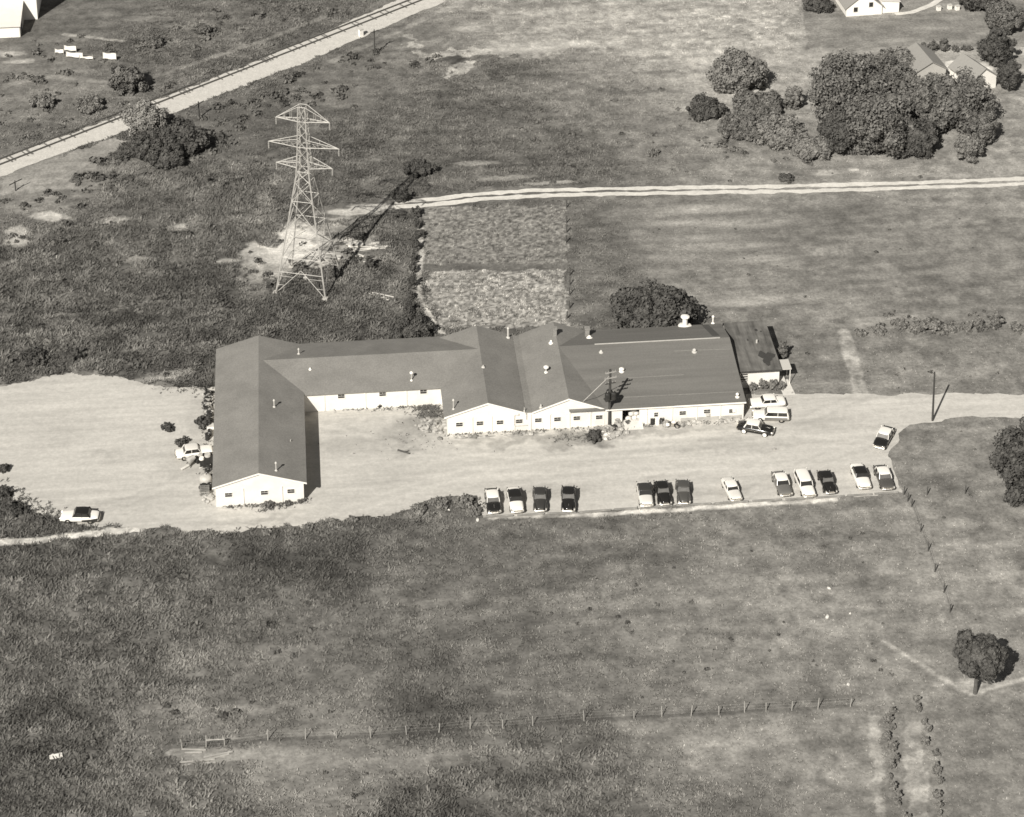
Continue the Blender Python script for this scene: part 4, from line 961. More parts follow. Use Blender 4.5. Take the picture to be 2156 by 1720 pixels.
# ------------------------------------------------------------------ trees and bushes
def crown_mesh(name, a, b, zc, mat, parent, seed, leaf=.40, dens=1.0, lobes=None, flat=0.0):
    """leaf clumps spread through many small lobes of an ellipsoid (a across, b up) centred at height zc"""
    g_ = np.random.default_rng(seed)
    nl = lobes or int(np.clip(20 + a * 20, 20, 150))
    dirs = g_.normal(0, 1, (nl, 3)); dirs /= np.linalg.norm(dirs, axis=1)[:, None]
    rad = g_.uniform(.45, 1.0, nl) * (1 + .07 * np.sin(dirs[:, 0] * 5 + seed) * np.cos(dirs[:, 1] * 4 + seed * 2))
    cen = dirs * rad[:, None] * np.array([a, a, b]); cen[:, 2] += zc
    lr = g_.uniform(.10, .30, nl) * (a * a * b) ** (1 / 3)
    cen[:, 2] = np.maximum(cen[:, 2], lr * .55)
    per = int(np.clip(dens * 60 * (lr.mean() / leaf) ** 2 * .8, 24, 320))
    P = []; Nn = []
    for c, r in zip(cen, lr):
        d = g_.normal(0, 1, (per, 3)); d /= np.linalg.norm(d, axis=1)[:, None]
        rr = r * g_.uniform(.3, 1.35, per)
        P.append(c + d * rr[:, None]); Nn.append(d + g_.normal(0, .38, (per, 3)))
    k = int(per * nl * .12); d = g_.normal(0, 1, (k, 3)); d /= np.linalg.norm(d, axis=1)[:, None]
    P.append(d * (g_.random(k) ** .4)[:, None] * np.array([a, a, b]) * .75 + np.array([0, 0, zc])); Nn.append(d)
    P = np.concatenate(P); Nn = np.concatenate(Nn); ok_ = P[:, 2] > .05; P = P[ok_]; Nn = Nn[ok_]
    Nn /= np.linalg.norm(Nn, axis=1)[:, None] + 1e-9
    u_ = np.cross(Nn, g_.normal(0, 1, Nn.shape)); u_ /= np.linalg.norm(u_, axis=1)[:, None] + 1e-9
    v_ = np.cross(Nn, u_)
    s1 = (leaf * g_.uniform(.45, 1.15, len(P)))[:, None]; s2 = s1 * g_.uniform(.5, .95, len(P))[:, None]
    Q = np.stack([P - u_ * s1, P - v_ * s2 * .8 + Nn * s1 * .15, P + u_ * s1, P + v_ * s2], 1).reshape(-1, 3)
    o = np_mesh(name, Q, np.arange(len(Q)).reshape(-1, 4), 4, mat)
    o.parent = parent
    return o
_seed = [100]
def tree(cx, cy, wpx, hpx, k, label, mat='leaf', name='bush', cat='bush', group=None, trunk=None, leaf=None, dens=1.0):
    _seed[0] += 1
    sc = scale_at(cx, cy + 20); a = wpx / 2 / sc * .93
    s_ = .57; c_ = .82
    b2 = (hpx / 2 / sc * .95) ** 2 - (a * s_) ** 2
    b = max(math.sqrt(max(b2, 0)) / c_, a * .45)
    zc = max(b * k, .3)
    X, Y = at(cx, cy, zc)
    t = thing(name, label, cat, (X, Y, 0), _seed[0] * 1.3, group)
    lf = leaf or float(np.clip(.13 + a * .035, .13, .30))
    crown_mesh('crown' if cat == 'tree' else 'foliage', a, b, zc, mat, t, _seed[0], lf, dens)
    m = MB(); tr_ = max(.05, a * .07); top = zc + b * .2
    bark = trunk or 'bark'
    m.bar((0, 0, -.2), (rnd.uniform(-.1, .1) * a, rnd.uniform(-.1, .1) * a, top * .6), tr_ * 1.25, tr_ * .85, 8)
    for q in range(5):
        an = q * 1.257 + rnd.random(); m.bar((0, 0, top * (.35 + .05 * q)), (math.cos(an) * a * .55, math.sin(an) * a * .55, zc + b * rnd.uniform(-.1, .5)), tr_ * .55, tr_ * .15, 6)
    m.build('trunk' if cat == 'tree' else 'stem', bark, t)
    return t
def many(lst, label, **k):
    for i, (cx, cy, w_, h_p, kk) in enumerate(lst):
        tree(cx, cy, w_, h_p, kk, label.replace('#', ORD[i]) if '#' in label else label, **k)
# grove at the upper right
G1 = dict(name='leafy_tree', cat='tree', group='trees of the upper right grove')
tree(1555, 155, 122, 95, .95, 'round grey-green tree standing apart at the top of the upper right grove', 'leaf_mid', **G1)
tree(1790, 195, 165, 165, 1.0, 'broad tree with the largest crown on the left of the grove', 'leaf', **G1)
tree(1862, 165, 120, 115, 1.0, 'tree rising behind the largest crown, below the white house', 'leaf', **G1)
tree(1850, 262, 150, 140, .95, 'low spreading tree at the front centre of the grove', 'leaf', **G1)
tree(1772, 278, 100, 95, .95, 'low front tree on the left corner of the grove above the farm track', 'leaf_dark', **G1)
tree(1952, 215, 135, 120, 1.0, 'wide tree in the middle of the grove before the grey garage', 'leaf', **G1)
tree(1925, 288, 105, 85, .95, 'dark low tree at the front edge of the grove, right of centre', 'leaf_dark', **G1)
tree(2026, 216, 138, 122, 1.0, 'tree at the right of the grove in front of the small house', 'leaf', **G1)
tree(2066, 268, 66, 80, .95, 'narrow tree at the right end of the grove', 'leaf', **G1)
tree(2040, 312, 64, 58, 1.0, 'small separate tree at the lower right tip of the grove', 'leaf_mid', **G1)
tree(1888, 128, 100, 60, 1.0, 'pale crown at the back of the grove beside the garage', 'leaf_mid', **G1)
G2 = dict(group='bushes left of the grove')
tree(1487, 228, 84, 56, .8, 'dark rounded bush at the far left of the grove', 'leaf_dark', **G2)
tree(1590, 226, 115, 62, .8, 'wide bush just below the round tree', 'leaf', **G2)
tree(1556, 266, 98, 52, .75, 'low bush in front of the wide bush', 'leaf', **G2)
tree(1640, 280, 120, 78, .8, 'largest bush at the front left of the grove', 'leaf_mid', **G2)
tree(1706, 308, 100, 46, .75, 'flat bush joining the grove to the bushes', 'leaf_mid', **G2)
tree(1670, 206, 46, 56, .9, 'small upright bush between the round tree and the grove', 'leaf_mid', **G2)
tree(1655, 374, 34, 18, .8, 'small dark bush above the farm track', 'leaf_dark')
tree(1375, 322, 30, 14, .8, 'tiny dark bush alone in the upper field', 'leaf_mid')
# right border
G3 = dict(name='leafy_tree', cat='tree', group='trees on the right border')
tree(2098, 98, 76, 78, 1.0, 'dark tree at the upper right corner above the small house', 'leaf_dark', **G3)
tree(2112, 36, 84, 70, 1.0, 'tree at the upper right corner above the dark one', 'leaf', **G3)
tree(2062, -4, 96, 44, 1.0, 'tree cut by the top edge near the right corner', 'leaf_dark', **G3)
tree(2125, 160, 56, 60, 1.0, 'dark tree on the right edge beside the small house', 'leaf_dark', **G3)
tree(2160, 975, 135, 170, 1.0, 'tall dark tree cut by the right edge below the gravel drive', 'leaf_dark', dens=1.3, **G3)
tree(1724, 4, 72, 44, 1.0, 'dark tree at the top edge left of the white house', 'leaf_dark', name='leafy_tree', cat='tree')
many([(1930, 102, 18, 18, .9), (1946, 101, 24, 22, .9), (1966, 97, 26, 27, .9), (1987, 96, 24, 30, .9), (2011, 102, 18, 17, .9), (2036, 101, 26, 18, .9)], '# shrub from the left in the row behind the garage', mat='leaf', name='shrub', cat='shrub', group='row of shrubs behind the garage')
# around the factory
tree(1378, 650, 176, 116, 1.0, 'broad dark tree right behind the factory roof', 'leaf_dark', name='leafy_tree', cat='tree', leaf=.34)
tree(866, 690, 102, 58, .85, 'dark bush behind the back wing at the end of the fence row', 'leaf_dark')
many([(876, 446, 24, 26, .9), (878, 470, 16, 26, .9), (883, 492, 28, 22, .9), (875, 514, 17, 30, .9), (872, 542, 18, 22, .9), (870, 563, 16, 26, .9), (868, 592, 21, 32, .9), (865, 622, 15, 24, .9), (862, 648, 22, 30, .9)],
     '# bush from the farm track in the dark overgrown fence row', mat='leaf_dark', group='bushes of the overgrown fence row')
tree(884, 353, 72, 44, .85, 'dark bush in the field above the end of the farm track', 'leaf_dark')
tree(846, 411, 44, 34, .9, 'small dark bush touching the farm track', 'leaf_dark')
tree(758, 497, 34, 22, .8, 'dark low bush among the planks beside the tower', 'leaf_dark')
tree(706, 575, 18, 34, .9, 'dark upright bush right of the tower legs', 'leaf_dark')
tree(779, 552, 20, 38, .9, 'dark upright bush between the tower and the fence row', 'leaf_dark')
tree(567, 601, 16, 16, .9, 'small round dark bush at the left tower leg', 'leaf_dark'); tree(614, 613, 18, 16, .9, 'small round dark bush between the front tower legs', 'leaf_dark')
many([(1585, 814, 22, 20, .9), (1606, 807, 26, 24, .9), (1627, 810, 27, 25, .9), (1645, 812, 16, 20, .9)], '# clipped shrub from the factory before the office wall', mat='leaf_mid', name='shrub', cat='shrub', group='shrubs before the office wall', leaf=.14)
tree(1648, 737, 22, 44, .95, 'upright shrub behind the office by its back corner', 'leaf'); tree(1655, 765, 12, 18, .9, 'small shrub beside the office canopy', 'leaf')
tree(353, 900, 28, 22, .95, 'small round dark bush alone on the pale gravel', 'leaf_dark', leaf=.12, dens=1.6)
tree(427, 889, 40, 32, .9, 'larger dark bush by the left wall of the long wing', 'leaf_dark')
tree(1252, 918, 38, 28, .9, 'dark round bush at the rubble heap by the transformer pole', 'leaf_dark', leaf=.14, dens=1.5)
tree(1322, 868 + 22, 10, 10, .8, 'tiny weed bush at the factory door', 'leaf')
many([(645 + a, b, c, d, .9) for a, b, c, d in ((-10, 1052, 22, 12), (-38, 1059, 18, 10), (-78, 1061, 24, 11))], '# weed bush from the right along the front gable', mat='leaf', group='weed bushes along the front gable', leaf=.13)
tree(800, 853, 12, 10, .9, 'small weed bush against the yard wall', 'leaf_dark')
# left side
tree(305, 253, 92, 80, 1.05, 'tree overlapping the railway, its leaves painted pale for glare', 'leaf_glare', name='leafy_tree', cat='tree', dens=.8)  # glare over the crown is put into its pale leaf colour
G4 = dict(group='dark thicket below the railway', dens=1.6)
tree(312, 308, 96, 66, .85, 'dark bush on the left of the thicket below the railway', 'leaf_dark', **G4)
tree(374, 292, 122, 74, .85, 'widest dark bush of the thicket below the railway', 'leaf_dark', **G4)
tree(352, 328, 92, 48, .8, 'low dark bush at the front of the thicket', 'leaf_dark', **G4)
tree(427, 284, 26, 14, .8, 'small dark bush right of the thicket', 'leaf_dark')
tree(268, 165, 84, 66, .95, 'large dark bush left of the railway below the white sheets', 'leaf', leaf=.3)
tree(425, 62, 40, 30, .95, 'small dark round tree in the field above the railway', 'leaf', name='leafy_tree', cat='tree')
tree(320, 88, 54, 22, .8, 'flat dark bush above the railway', 'leaf')
tree(188, 222, 64, 36, .8, 'dim low bush at the left between railway and sheets', 'leaf_mid'); tree(90, 212, 60, 34, .8, 'dim low bush nearest the left edge above the railway', 'leaf_mid')
many([(6, 985, 28, 24, .9), (10, 1035, 34, 26, .9), (30, 1072, 60, 24, .8)], '# dark bush from the top at the left edge of the gravel', mat='leaf_dark', group='bushes at the left edge of the gravel')
tree(70, 752, 70, 26, .7, 'dark low bush above the gravel, nearer the left edge', 'leaf_dark'); tree(152, 748, 58, 26, .7, 'dark low bush above the gravel, right of the other', 'leaf_dark')
many([(560, 1090 + 30, 26, 12, .8), (648, 1110, 26, 14, .8), (700, 1100, 30, 14, .8), (740, 1094, 26, 14, .8), (928, 1062, 40, 22, .8), (975, 1058, 50, 26, .8), (998, 1075, 34, 24, .8), (885, 1072, 40, 18, .8)], '# bush from the left along the lower edge of the gravel', mat='leaf_mid', group='bushes along the lower gravel edge')
# hedge on the right
many([(1812, 700, 30, 14, .7), (1850, 696, 34, 17, .7), (1896, 682, 40, 24, .8), (1936, 687, 42, 32, .8), (1968, 683, 44, 34, .8), (2004, 690, 40, 24, .75), (2036, 686, 34, 26, .8), (2062, 680, 26, 26, .8), (2096, 676, 32, 32, .85), (2140, 688, 34, 16, .7)],
     '# bush from the left in the low hedge right of the office', mat='leaf_mid', group='low hedge right of the office')
# lone tree at the lower right
tree(2060, 1380, 114, 88, 2.75, 'lone round tree with a bare trunk in the lower right field', 'leaf_dark', name='leafy_tree', cat='tree', trunk='bark', leaf=.26, dens=2.6)
# garden rows at the lower right
gi = 0
for x0, y0, x1, y1, n_ in ((1868, 1490, 1898, 1735, 13), (1938, 1475, 1988, 1735, 13)):
    for i in range(n_):
        k = i / (n_ - 1); tree(x0 + (x1 - x0) * k + rnd.uniform(-12, 12), y0 + (y1 - y0) * k + rnd.uniform(-6, 6), rnd.uniform(11, 24), rnd.uniform(13, 25), .9, 'leafy garden plant, %s from the fence in the %s row' % (ORD[i], 'left' if gi == 0 else 'right'), 'leaf_mid', name='garden_plant', cat='plant', group='garden plants in two rows', leaf=.15, dens=.45)
    gi += 1

# ------------------------------------------------------------------ fences
fx = [(384, 1577), (434, 1574), (474, 1572), (564, 1559), (643, 1556), (709, 1554), (781, 1554), (856, 1547), (924, 1543), (990, 1535), (1058, 1534), (1122, 1528), (1230, 1518), (1335, 1513), (1394, 1510), (1455, 1507), (1514, 1505), (1568, 1500), (1613, 1498), (1667, 1496), (1722, 1493), (1790, 1488)]
fp = W(fx)
fe = thing('wire_fence', 'wire fence on pale leaning posts crossing the lower field', 'fence', (*fp[0], 0))
for i, (x, y) in enumerate(fp):
    h = 1.35 + .25 * math.sin(i * 2.3); MB().bar((x - fp[0][0], y - fp[0][1], -.2), (x - fp[0][0] + rnd.uniform(-.12, .12), y - fp[0][1] + rnd.uniform(-.1, .1), h), .062, .055, 7).build('post', 'post', fe)
for z in (.35, .75, 1.12):
    m = MB()
    for a, b in zip(fp[:-1], fp[1:]): m.bar((a[0] - fp[0][0], a[1] - fp[0][1] + .1, z), (b[0] - fp[0][0], b[1] - fp[0][1] + .1, z), .004, n=4, cap=False)
    m.build('wire', 'vent', fe)
a, b = fp[1], fp[2]
MB().bar((a[0] - fp[0][0], a[1] - fp[0][1] - .1, 1.1), (b[0] - fp[0][0], b[1] - fp[0][1] - .1, 1.1), .07).build('rail', 'board', fe)
fp = W([(1903, 1042), (1911, 1056), (1919, 1068), (1938, 1120), (1954, 1160), (1968, 1205), (1987, 1248), (2000, 1290), (1952, 1042), (2032, 1040)])
fe = thing('pasture_fence', 'dark wooden posts running down the pasture from the lot corner', 'fence', (*fp[0], 0))
for x, y in fp: MB().bar((x - fp[0][0], y - fp[0][1], -.2), (x - fp[0][0] + .05, y - fp[0][1] + .05, 1.2), .075, .07, 7).build('post', 'post_dark', fe)
for z in (.5, .95):
    m = MB()
    for a, b in zip(fp[:7], fp[1:8]): m.bar((a[0] - fp[0][0], a[1] - fp[0][1], z), (b[0] - fp[0][0], b[1] - fp[0][1], z), .012, n=4, cap=False)
    m.build('wire', 'post_dark', fe)
gp = W([(1193, 437), (1193, 470), (1193, 490), (1192, 512), (1200, 580), (1200, 600), (1199, 622), (1199, 650), (1194, 672)])
fe = thing('garden_fence', 'dark posts along the right side of the two garden plots', 'fence', (*gp[0], 0))
for x, y in gp: MB().bar((x - gp[0][0], y - gp[0][1], -.2), (x - gp[0][0], y - gp[0][1], 1.3), .10, .09, 6).build('post', 'post_dark', fe)
# timber edging at the parking row
kp = [(1012, 1090), (1085, 1087), (1150, 1083), (1215, 1081), (1290, 1075), (1345, 1071), (1420, 1066), (1500, 1062), (1580, 1057), (1650, 1053), (1715, 1050), (1780, 1046), (1840, 1042), (1893, 1038)]
for i, (p, q) in enumerate(zip(kp[:-1], kp[1:])):
    a, b = at(*p), at(*q); t = thing('edging_log', '%s timber edging log from the left along the parking row' % ORD[i], 'log', ((a[0] + b[0]) / 2, (a[1] + b[1]) / 2, .03), math.atan2(b[1] - a[1], b[0] - a[0]) + rnd.uniform(-.02, .02), 'timber edging logs')
    L_ = math.hypot(b[0] - a[0], b[1] - a[1]) * rnd.uniform(.86, .95)
    MB().bar((-L_ / 2, 0, .10), (L_ / 2, 0, .11), .14, .13, 8).build('log', 'timber', t)

# ------------------------------------------------------------------ houses at the top
def gable_house(name, label, x, y, rz, w_, L_, he, hr, wm, rm, wins=(), cat='house', front_over=.3):
    t = thing(name, label, cat, (x, y, 0), rz)
    wl = MB().prism([(-w_ / 2, 0), (w_ / 2, 0), (w_ / 2, he), (0, hr - .12), (-w_ / 2, he)], 0, L_, 'y').build('wall', wm, t)
    e = .35; k = (hr - he) / (w_ / 2)
    MB().prism([(-w_ / 2 - e, he - e * k), (0, hr), (w_ / 2 + e, he - e * k), (w_ / 2 + e, he - e * k - .12), (0, hr - .12), (-w_ / 2 - e, he - e * k - .12)], -front_over, L_ + .3, 'y').build('roof', rm, t)
    for wx_, wz in wins:
        f = MB().box((wx_, -.03, wz), (.95, .06, 1.1)).build('window', 'trim', t); MB().box((wx_, -.065, wz), (.75, .03, .9)).build('pane', 'pane', f)
    return t
x, y = at(1812, 33)
hs_ = gable_house('white_house', 'white gabled house cut by the top edge at the right', x + .6, y, .06, 6.6, 9, 1.9, 4.6, 'house_wall', 'house_roof', ((-1.6, 1.3), (1.2, 2.1)))
MB().prism([(3.3, 0), (6.6, 0), (6.6, 2.1), (3.3, 2.5)], .4, 5, 'y').build('side_wing', 'house_wall', hs_)
MB().prism([(3.3, 2.62), (6.8, 2.2), (6.8, 2.1), (3.3, 2.5)], .2, 5.2, 'y').build('wing_roof', 'shed_roof', hs_)
x, y = at(1972, 172); gable_house('grey_garage', 'grey roofed garage standing behind the grove', x - 1.0, y, .12, 5.2, 7.2, 2.4, 3.9, 'garage_wall', 'house_roof', (), 'garage')
x, y = at(2078, 190); gable_house('small_house', 'small grey roofed house with white gable right of the grove', x - .6, y, .36, 5.0, 6.2, 2.4, 4.2, 'house_wall', 'house_roof', ((-1.2, 1.3),))
x, y = at(18, 84)
bl_ = thing('barn', 'white barn with a pale lean-to roof at the upper left corner', 'barn', (*at(42, 79), 0))
MB().box((-4, 3.6, 1.15), (8, 7.0, 2.3)).build('lean_to_wall', 'house_wall', bl_)
MB().prism([(-.25, 2.32), (7.4, 3.9), (7.4, 3.75), (-.25, 2.17)], -8, .25, 'x').build('lean_to_roof', 'shed_roof', bl_)
MB().prism([(.1, 0), (7.1, 0), (7.1, 3.7), (.1, 2.2)], .003, .12, 'x').build('end_wall', 'garage_wall', bl_)
MB().box((.14, 2.2, 1.0), (.06, .9, 2.0)).build('door', 'paint_charcoal', bl_)
MB().box((-2.6, 13.0, 4.5), (10.2, 11.5, 9)).build('main_wall', 'house_wall', bl_)
MB().prism([(-8, 8.9), (2.8, 8.9), (-2.6, 12.0)], 7.0, 19, 'y').build('main_roof', 'house_roof', bl_)
for a in (-6.2, -1.2):
    f = MB().box((a, 7.22, 5.3), (1.0, .06, 1.3)).build('window', 'trim', bl_); MB().box((a, 7.17, 5.3), (.8, .05, 1.1)).build('pane', 'paint_lightgrey', f)

# ------------------------------------------------------------------ loose things
def loose(name, label, cat, px, py, group=None, rz=None, z=0.0):
    return thing(name, label, cat, (*at(px, py), z), rnd.uniform(0, 6.28) if rz is None else rz, group)
for i, (px, py, w_, h_) in enumerate(((125, 115, .8, .7), (148, 110, 1.1, .9), (157, 124, 1.5, .9), (182, 127, 1.2, .45), (231, 128, 1.2, 1.15))):
    t = loose('white_sheet', '%s white sheet from the left hanging in the field above the railway' % ORD[i], 'sheet', px, py, 'white sheets on the line', -.25)
    vs = []; fs = []
    for a in range(7):
        for b in range(3): vs.append((-w_ + 2 * w_ * a / 6, .12 * math.sin(a * 1.3 + b), .35 + h_ * b / 2 - .1 * math.sin(math.pi * a / 6) * (b == 2)))
    for a in range(6):
        for b in range(2): fs.append((a * 3 + b, a * 3 + 3 + b, a * 3 + 4 + b, a * 3 + b + 1))
    m = MB(); m.add(vs, fs); m.add([(p, q + .03, r) for p, q, r in vs], [f[::-1] for f in fs]); m.build('cloth', 'white', t, smooth=True)
    MB().bar((-w_, .015, 0), (-w_, .015, h_ + .5), .04).build('prop', 'post', t); MB().bar((w_, .015, 0), (w_, .015, h_ + .5), .04).build('prop', 'post', t)
def planks(px, py, n_, L_, rz, label, group='timber lying in the field', mat='plank'):
    t = loose('plank_pile', label, 'planks', px, py, group, rz)
    for i in range(n_):
        MB().box((rnd.uniform(-.5, .5), (i - n_ / 2) * .32 + rnd.uniform(-.1, .1), .10 + .06 * (i % 2)), (L_ * rnd.uniform(.6, 1), .17, .07), rnd.uniform(-.22, .22)).build('plank', mat, t)
planks(772, 523, 4, 6.0, .05, 'long pale planks lying right of the tower'); planks(800, 520, 3, 3.0, .1, 'shorter pale planks near the fence row, right of the long ones'); planks(802, 624, 4, 4.2, -.5, 'crossed pale planks below the tower near the fence row')
planks(790, 546, 3, 3.2, .06, 'thin grey planks below the white tubs'); planks(400, 1581, 2, 3.0, .05, 'pale boards at the lower left fence end', mat='board'); planks(462, 1589, 2, 3.2, .2, 'pale boards below the fence rail at lower left', mat='board'); planks(425, 1603, 2, 4.2, .02, 'long pale boards lowest at the lower left fence', mat='board')
for px, py, r, lb in ((738, 520, .38, 'white tub on the left of a pair near the planks'), (758, 520, .50, 'larger white tub on the right of a pair near the planks'), (713, 546, .40, 'single white tub right of the tower legs'), (643, 591, .30, 'small white tub between the front tower legs')):
    t = loose('white_tub', lb, 'tub', px, py, 'white tubs by the tower'); MB().lathe([(r * .8, 0), (r, .45), (r * .92, .45), (r * .74, .08)], (0, 0, .05), 12).build('tub', 'white', t); MB().lathe([(r * .98, .42), (r * 1.06, .44), (r * 1.06, .49), (r * .98, .5)], (0, 0, .05), 12).build('rim', 'vent', t)
def rubble(px, py, ax, ay, n_, hmax, label, mats=('junk', 'junk_pale'), name='rubble_heap', cat='rubble heap'):
    t = loose(name, label, cat, px, py, None, 0)
    for mi, mt in enumerate(mats):
        m = MB()
        for i in range(n_):
            a, b = rnd.gauss(0, .45) * ax, rnd.gauss(0, .45) * ay; q = max(0, 1 - math.hypot(a / ax, b / ay)); s = rnd.uniform(.12, .42)
            if rnd.random() < .5: m.blob((a, b, q * hmax * rnd.uniform(.3, 1) + s * .4), s, s * rnd.uniform(.6, 1.1), s * rnd.uniform(.4, .8), 7, 4, .15)
            else: m.box((a, b, q * hmax * rnd.uniform(.3, 1) + s * .4), (s * rnd.uniform(.8, 3.2), s * .7, s * .5), rnd.uniform(0, 3.1), (rnd.uniform(-.4, .4), rnd.uniform(-.4, .4)))
        m.blob((0, 0, 0), ax * .95, ay * .95, .10 + hmax * .22, 12, 6, .12)
        m.build('stones' if mi == 0 else 'scraps', mt, t)
    return t
rubble(910, 898, 2.1, 1.6, 42, 1.0, 'heap of broken masonry at the left corner of the double gable')
rubble(1283, 912, 2.0, 1.3, 34, .9, 'heap of scrap and rubble at the foot of the transformer pole')
rubble(1276, 917, 1.0, .55, 14, .4, 'pale rubble heap in front of the transformer pole', ('junk_pale', 'plank'))
rubble(1300, 897, .8, 1.0, 20, 1.1, 'narrow scrap heap left of the open factory door')
rubble(1000, 921, 3.2, .22, 9, .06, 'low line of grey rubble along the double gable', ('junk', 'timber'))
rubble(1100, 915, 3.0, .22, 7, .06, 'low line of grey rubble under the middle windows', ('junk', 'timber'))
rubble(1455, 893, 1.6, .35, 16, .25, 'low heap of grey rubble under the right windows', ('junk', 'stucco'))
rubble(1535, 888, 1.8, .4, 20, .3, 'low stone heap at the right corner of the factory', ('junk', 'stucco'))
rubble(1405, 893, 1.0, .5, 12, .4, 'small grey heap right of the drums', ('junk', 'stucco'))
rubble(436, 1048, .6, 1.4, 20, .3, 'scraps at the front left corner of the long wing', ('junk', 'stucco'))
rubble(437, 850, .7, 2.2, 30, .6, 'scraps along the back left wall of the long wing', ('iron', 'junk'))
t = loose('sack_pile', 'pale sacks piled inside the open factory door', 'sack pile', 1331, 886, None, 0)
for a, b, c in ((-.5, 0, .4), (.3, .1, .4), (.9, .2, .4), (-.1, .2, 1.0), (.55, .3, 1.0), (.2, .3, 1.5)): MB().blob((a, b, c), .45, .35, .36, 9, 6, .1).build('sack', 'concrete', t, smooth=True)
m = MB().box((0, 0, .08), (2.9, 1.7, .16)); t = loose('door_ramp', 'pale concrete ramp before the open factory door', 'ramp', 1331, 897, None, 0); MB().prism([(-1.0, 0), (.9, 0), (.9, .4), (.5, .4)], -1.4, 1.4, 'x').build('ramp', 'concrete', t)
for i, (px, py, mt, nm) in enumerate(((1374, 893, 'iron', 'black drum left of the small factory window'), (1384, 893, 'trim', 'white drum beside the black ones by the small window'), (1393, 892, 'paint_charcoal', 'charcoal drum right of the white one by the small window'))):
    t = loose('oil_drum', nm, 'drum', px, py, 'drums by the small factory window', 0); d_ = MB().lathe([(.29, 0), (.30, .02), (.30, .28), (.315, .30), (.30, .32), (.30, .58), (.315, .60), (.30, .62), (.30, .88), (.27, .88), (.27, .85)], n=12).build('drum', mt, t); MB().lathe([(.05, .84), (.05, .88), (.01, .885)], (.15, 0, 0), 8).build('cap', 'vent', d_)
# motorcycle
t = loose('motorcycle', 'dark motorcycle standing before the right windows of the factory', 'motorcycle', 1415, 901, None, -.25)
for xx in (-.68, .68):
    wv = MB(); 
    for q in range(14):
        a0, a1 = q * .4488, (q + 1) * .4488; wv.bar((xx + .30 * math.cos(a0), 0, .33 + .30 * math.sin(a0)), (xx + .30 * math.cos(a1), 0, .33 + .30 * math.sin(a1)), .06, n=5)
    o = wv.build('wheel', 'tyre', t); MB().bar((xx, -.05, .33), (xx, .05, .33), .10, .10, 8).build('hub', 'chrome', o)
MB().bar((-.6, 0, .35), (-.2, 0, .75), .05).bar((-.2, 0, .75), (.5, 0, .85), .06).bar((.5, 0, .95), (.68, 0, .33), .05).bar((-.2, 0, .4), (.3, 0, .35), .07).build('frame', 'iron', t)
MB().blob((.18, 0, .88), .34, .17, .16, 10, 6).build('fuel_tank', 'white', t, smooth=True); MB().blob((-.38, 0, .86), .36, .15, .09, 10, 6).build('seat', 'iron', t, smooth=True)
MB().box((.02, 0, .5), (.42, .3, .32)).build('engine', 'chrome', t); MB().bar((.48, -.36, 1.08), (.48, .36, 1.08), .03).build('handlebar', 'chrome', t)
for s in (-1, 1): MB().box((-.55, s * .22, .62), (.42, .16, .34)).build('saddlebag', 'trim', t)
t = loose('sack', 'round pale sack lying left of the motorcycle', 'sack', 1402, 899, None, 0); MB().blob((0, 0, .3), .45, .38, .34, 10, 6, .08).build('sack_body', 'junk_pale', t, smooth=True); MB().bar((.3, 0, .5), (.42, 0, .62), .09, .13).build('sack_neck', 'junk_pale', t)
# junk beside the long wing
t = loose('round_tank', 'pale round tank lying by the front of the long wing', 'tank', 433, 1018, None, .1); MB().lathe([(.1, 0), (.6, .04), (.78, .2), (.8, .9), (.72, 1.12), (.4, 1.28), (.08, 1.32)], n=16).build('shell', 'tank', t, smooth=True); MB().bar((0, 0, 1.25), (0, 0, 1.5), .1).build('neck', 'vent', t)
t = loose('pallet_stack', 'stack of slatted grey pallets at the front corner of the long wing', 'pallets', 431, 1040, None, .03)
for k in range(4):
    m = MB()
    for q in range(4): m.box((0, -.5 + q * .34, .12 + k * .24), (1.25, .2, .05))
    for q in (-.5, 0, .5): m.box((q, 0, .04 + k * .24), (.09, 1.15, .1))
    m.build('pallet', 'timber' if k % 2 else 'post', t)
t = loose('iron_machine', 'black iron machine with two pale drums beside the long wing', 'machine', 433, 976, None, .1)
MB().box((.1, 0, .5), (1.7, 1.9, 1.0)).build('housing', 'iron', t); MB().bar((.3, .2, 1.0), (.3, .2, 1.3), .42, .38, 14).build('drum', 'tank', t); MB().bar((-.5, -.35, 1.0), (-.5, -.35, 1.25), .34, .30, 14).build('drum', 'vent_white', t); MB().bar((-.55, .55, .95), (-.55, .55, 1.2), .3, .28, 14).build('drum', 'tank', t)
MB().bar((-.9, -1.0, .1), (1.0, -.6, .4), .06).build('lever', 'plank', t)
t = loose('cement_mixer', 'grey tilted drum mixer on legs left of the black machine', 'mixer', 404, 978, None, .5)
MB().bar((-.55, 0, .6), (.45, 0, 1.05), .55, .32, 14).build('drum', 'junk_pale', t); MB().bar((-.5, -.6, 0), (0, 0, .7), .05).bar((-.5, .6, 0), (0, 0, .7), .05).bar((.7, 0, 0), (0, 0, .7), .05).build('stand', 'iron', t); MB().bar((.75, -.4, .3), (.75, .3, .3), .28, .28, 12).build('wheel', 'iron', t); MB().box((-1.1, -.3, .2), (1.2, .3, .12), .2).build('tray', 'plank', t)
t = loose('white_crate', 'white crate against the long wing above the white car', 'crate', 443, 905, None, .05)
m = MB(); m.box((0, 0, .06), (.9, .8, .1)); [m.box((s * .43, 0, .4), (.05, .8, .7)) for s in (-1, 1)]; [m.box((0, s * .38, .4), (.82, .05, .7)) for s in (-1, 1)]; m.build('sides', 'white', t); MB().box((0, 0, .74), (.95, .85, .05)).build('lid', 'vent', t)
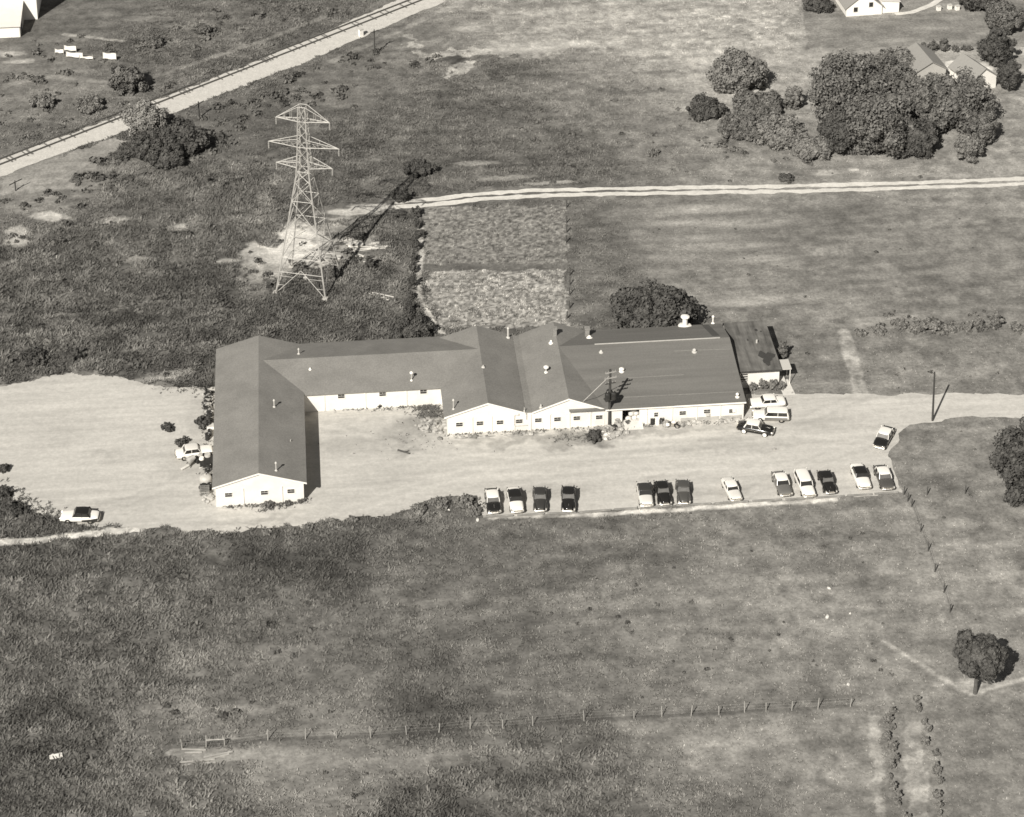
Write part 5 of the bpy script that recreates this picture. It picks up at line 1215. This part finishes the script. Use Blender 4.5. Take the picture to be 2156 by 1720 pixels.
t = loose('dark_boulder', 'small dark rock on the gravel in front of the factory corner', 'rock', 1630, 947, None, 0); MB().blob((0, 0, .12), .26, .2, .18, 8, 5, .15).build('rock', 'junk', t)
t = loose('log_pair', 'dark log lying in the yard before the long wing', 'log', 850, 953, None, -.6); MB().bar((-.9, 0, .12), (.9, .05, .14), .13, .11, 8).build('log', 'post_dark', t); MB().bar((.2, .05, .14), (.55, .35, .3), .06, .04, 6).build('stub', 'post_dark', t)
for i, (px, py) in enumerate(((1976, 23), (1999, 20), (2015, 22))):
    t = loose('beehive', '%s white box from the left at the top right lawn' % ORD[i], 'box', px, py, 'white boxes on the top right lawn', .3); MB().box((0, 0, .5), (.7, .6, .8)).build('box', 'white', t); MB().box((0, 0, .95), (.8, .7, .08)).build('lid', 'vent', t)
for i, (px, py) in enumerate(((1003, 1072), (985, 1062 + 16), (1006, 1096), (945, 1075), (1786, 1443), (1742, 1300), (1790, 1293), (1745, 1240))):
    t = loose('pale_stone', '%s of the pale stones scattered in the lower field, from left' % ORD[i], 'stone', px, py, 'pale stones in the lower field'); s = .13 + .05 * (i % 3); MB().blob((0, 0, .12), s * 1.5, s, s * .8, 8, 5, .15).build('stone', 'concrete', t)
t = loose('white_plank_scrap', 'white scrap board lying at the far lower left', 'board', 118, 1596, None, .2); MB().box((0, 0, .25), (1.4, .5, .06), 0, (.05, .3)).build('board', 'plank', t); MB().box((-.3, .2, .18), (.5, .6, .05), .5).build('offcut', 'plank', t)

for i, (py, px) in enumerate(((836, 441), (868, 437), (880, 443), (917, 442), (926, 437), (990, 441), (1000, 436), (1030, 442))):
    t = loose('oil_drum', '%s dark drum from the back along the outer wall of the long wing' % ORD[i], 'drum', px, py, 'dark drums along the long wing', 0)
    d_ = MB().lathe([(.29, 0), (.30, .02), (.30, .28), (.315, .30), (.30, .32), (.30, .58), (.315, .60), (.30, .62), (.30, .88), (.27, .88), (.27, .85)], n=12).build('drum', 'iron' if i % 3 else 'paint_charcoal', t); MB().lathe([(.05, .84), (.05, .88), (.01, .885)], (.15, 0, 0), 8).build('cap', 'vent', d_)
rubble(440, 838, .7, 1.6, 26, .9, 'dark scrap iron heap at the back of the outer wall of the long wing', ('iron', 'junk'))
rubble(441, 870, .6, 1.2, 20, .7, 'dark scrap heap by the larger bush at the long wing', ('iron', 'junk_pale'))
rubble(443, 1000, .5, 1.3, 22, .8, 'dark scrap heap between the machine and the round tank', ('iron', 'junk'))
rubble(1292, 905, .8, .5, 14, .6, 'dark clutter around the foot of the transformer pole', ('iron', 'post_dark'))
tree(383, 930, 34, 15, .7, 'low dark foliage standing in for the shadow patch behind the white car at the long wing', 'leaf_dark')  # foliage added to stand in for a shadow-dark patch on the gravel
for k in range(5):
    px, py = ((735, 512), (762, 540), (722, 505), (790, 512), (812, 535))[k]; planks(px, py, 2, (2.2, 1.6, 2.4, 1.8, 1.4)[k], rnd.uniform(-.6, .6), '%s small heap of pale boards in the debris right of the tower' % ORD[k])

rubble(440, 895, .6, 1.0, 20, .7, 'dark scrap heap by the white crate at the long wing', ('iron', 'junk'))
rubble(443, 955, .4, .9, 16, .8, 'dark scrap at the wall behind the hood of the white car', ('iron', 'junk'))
rubble(428, 1030, .5, .8, 18, .6, 'dark scrap between the round tank and the pallets', ('iron', 'timber'))
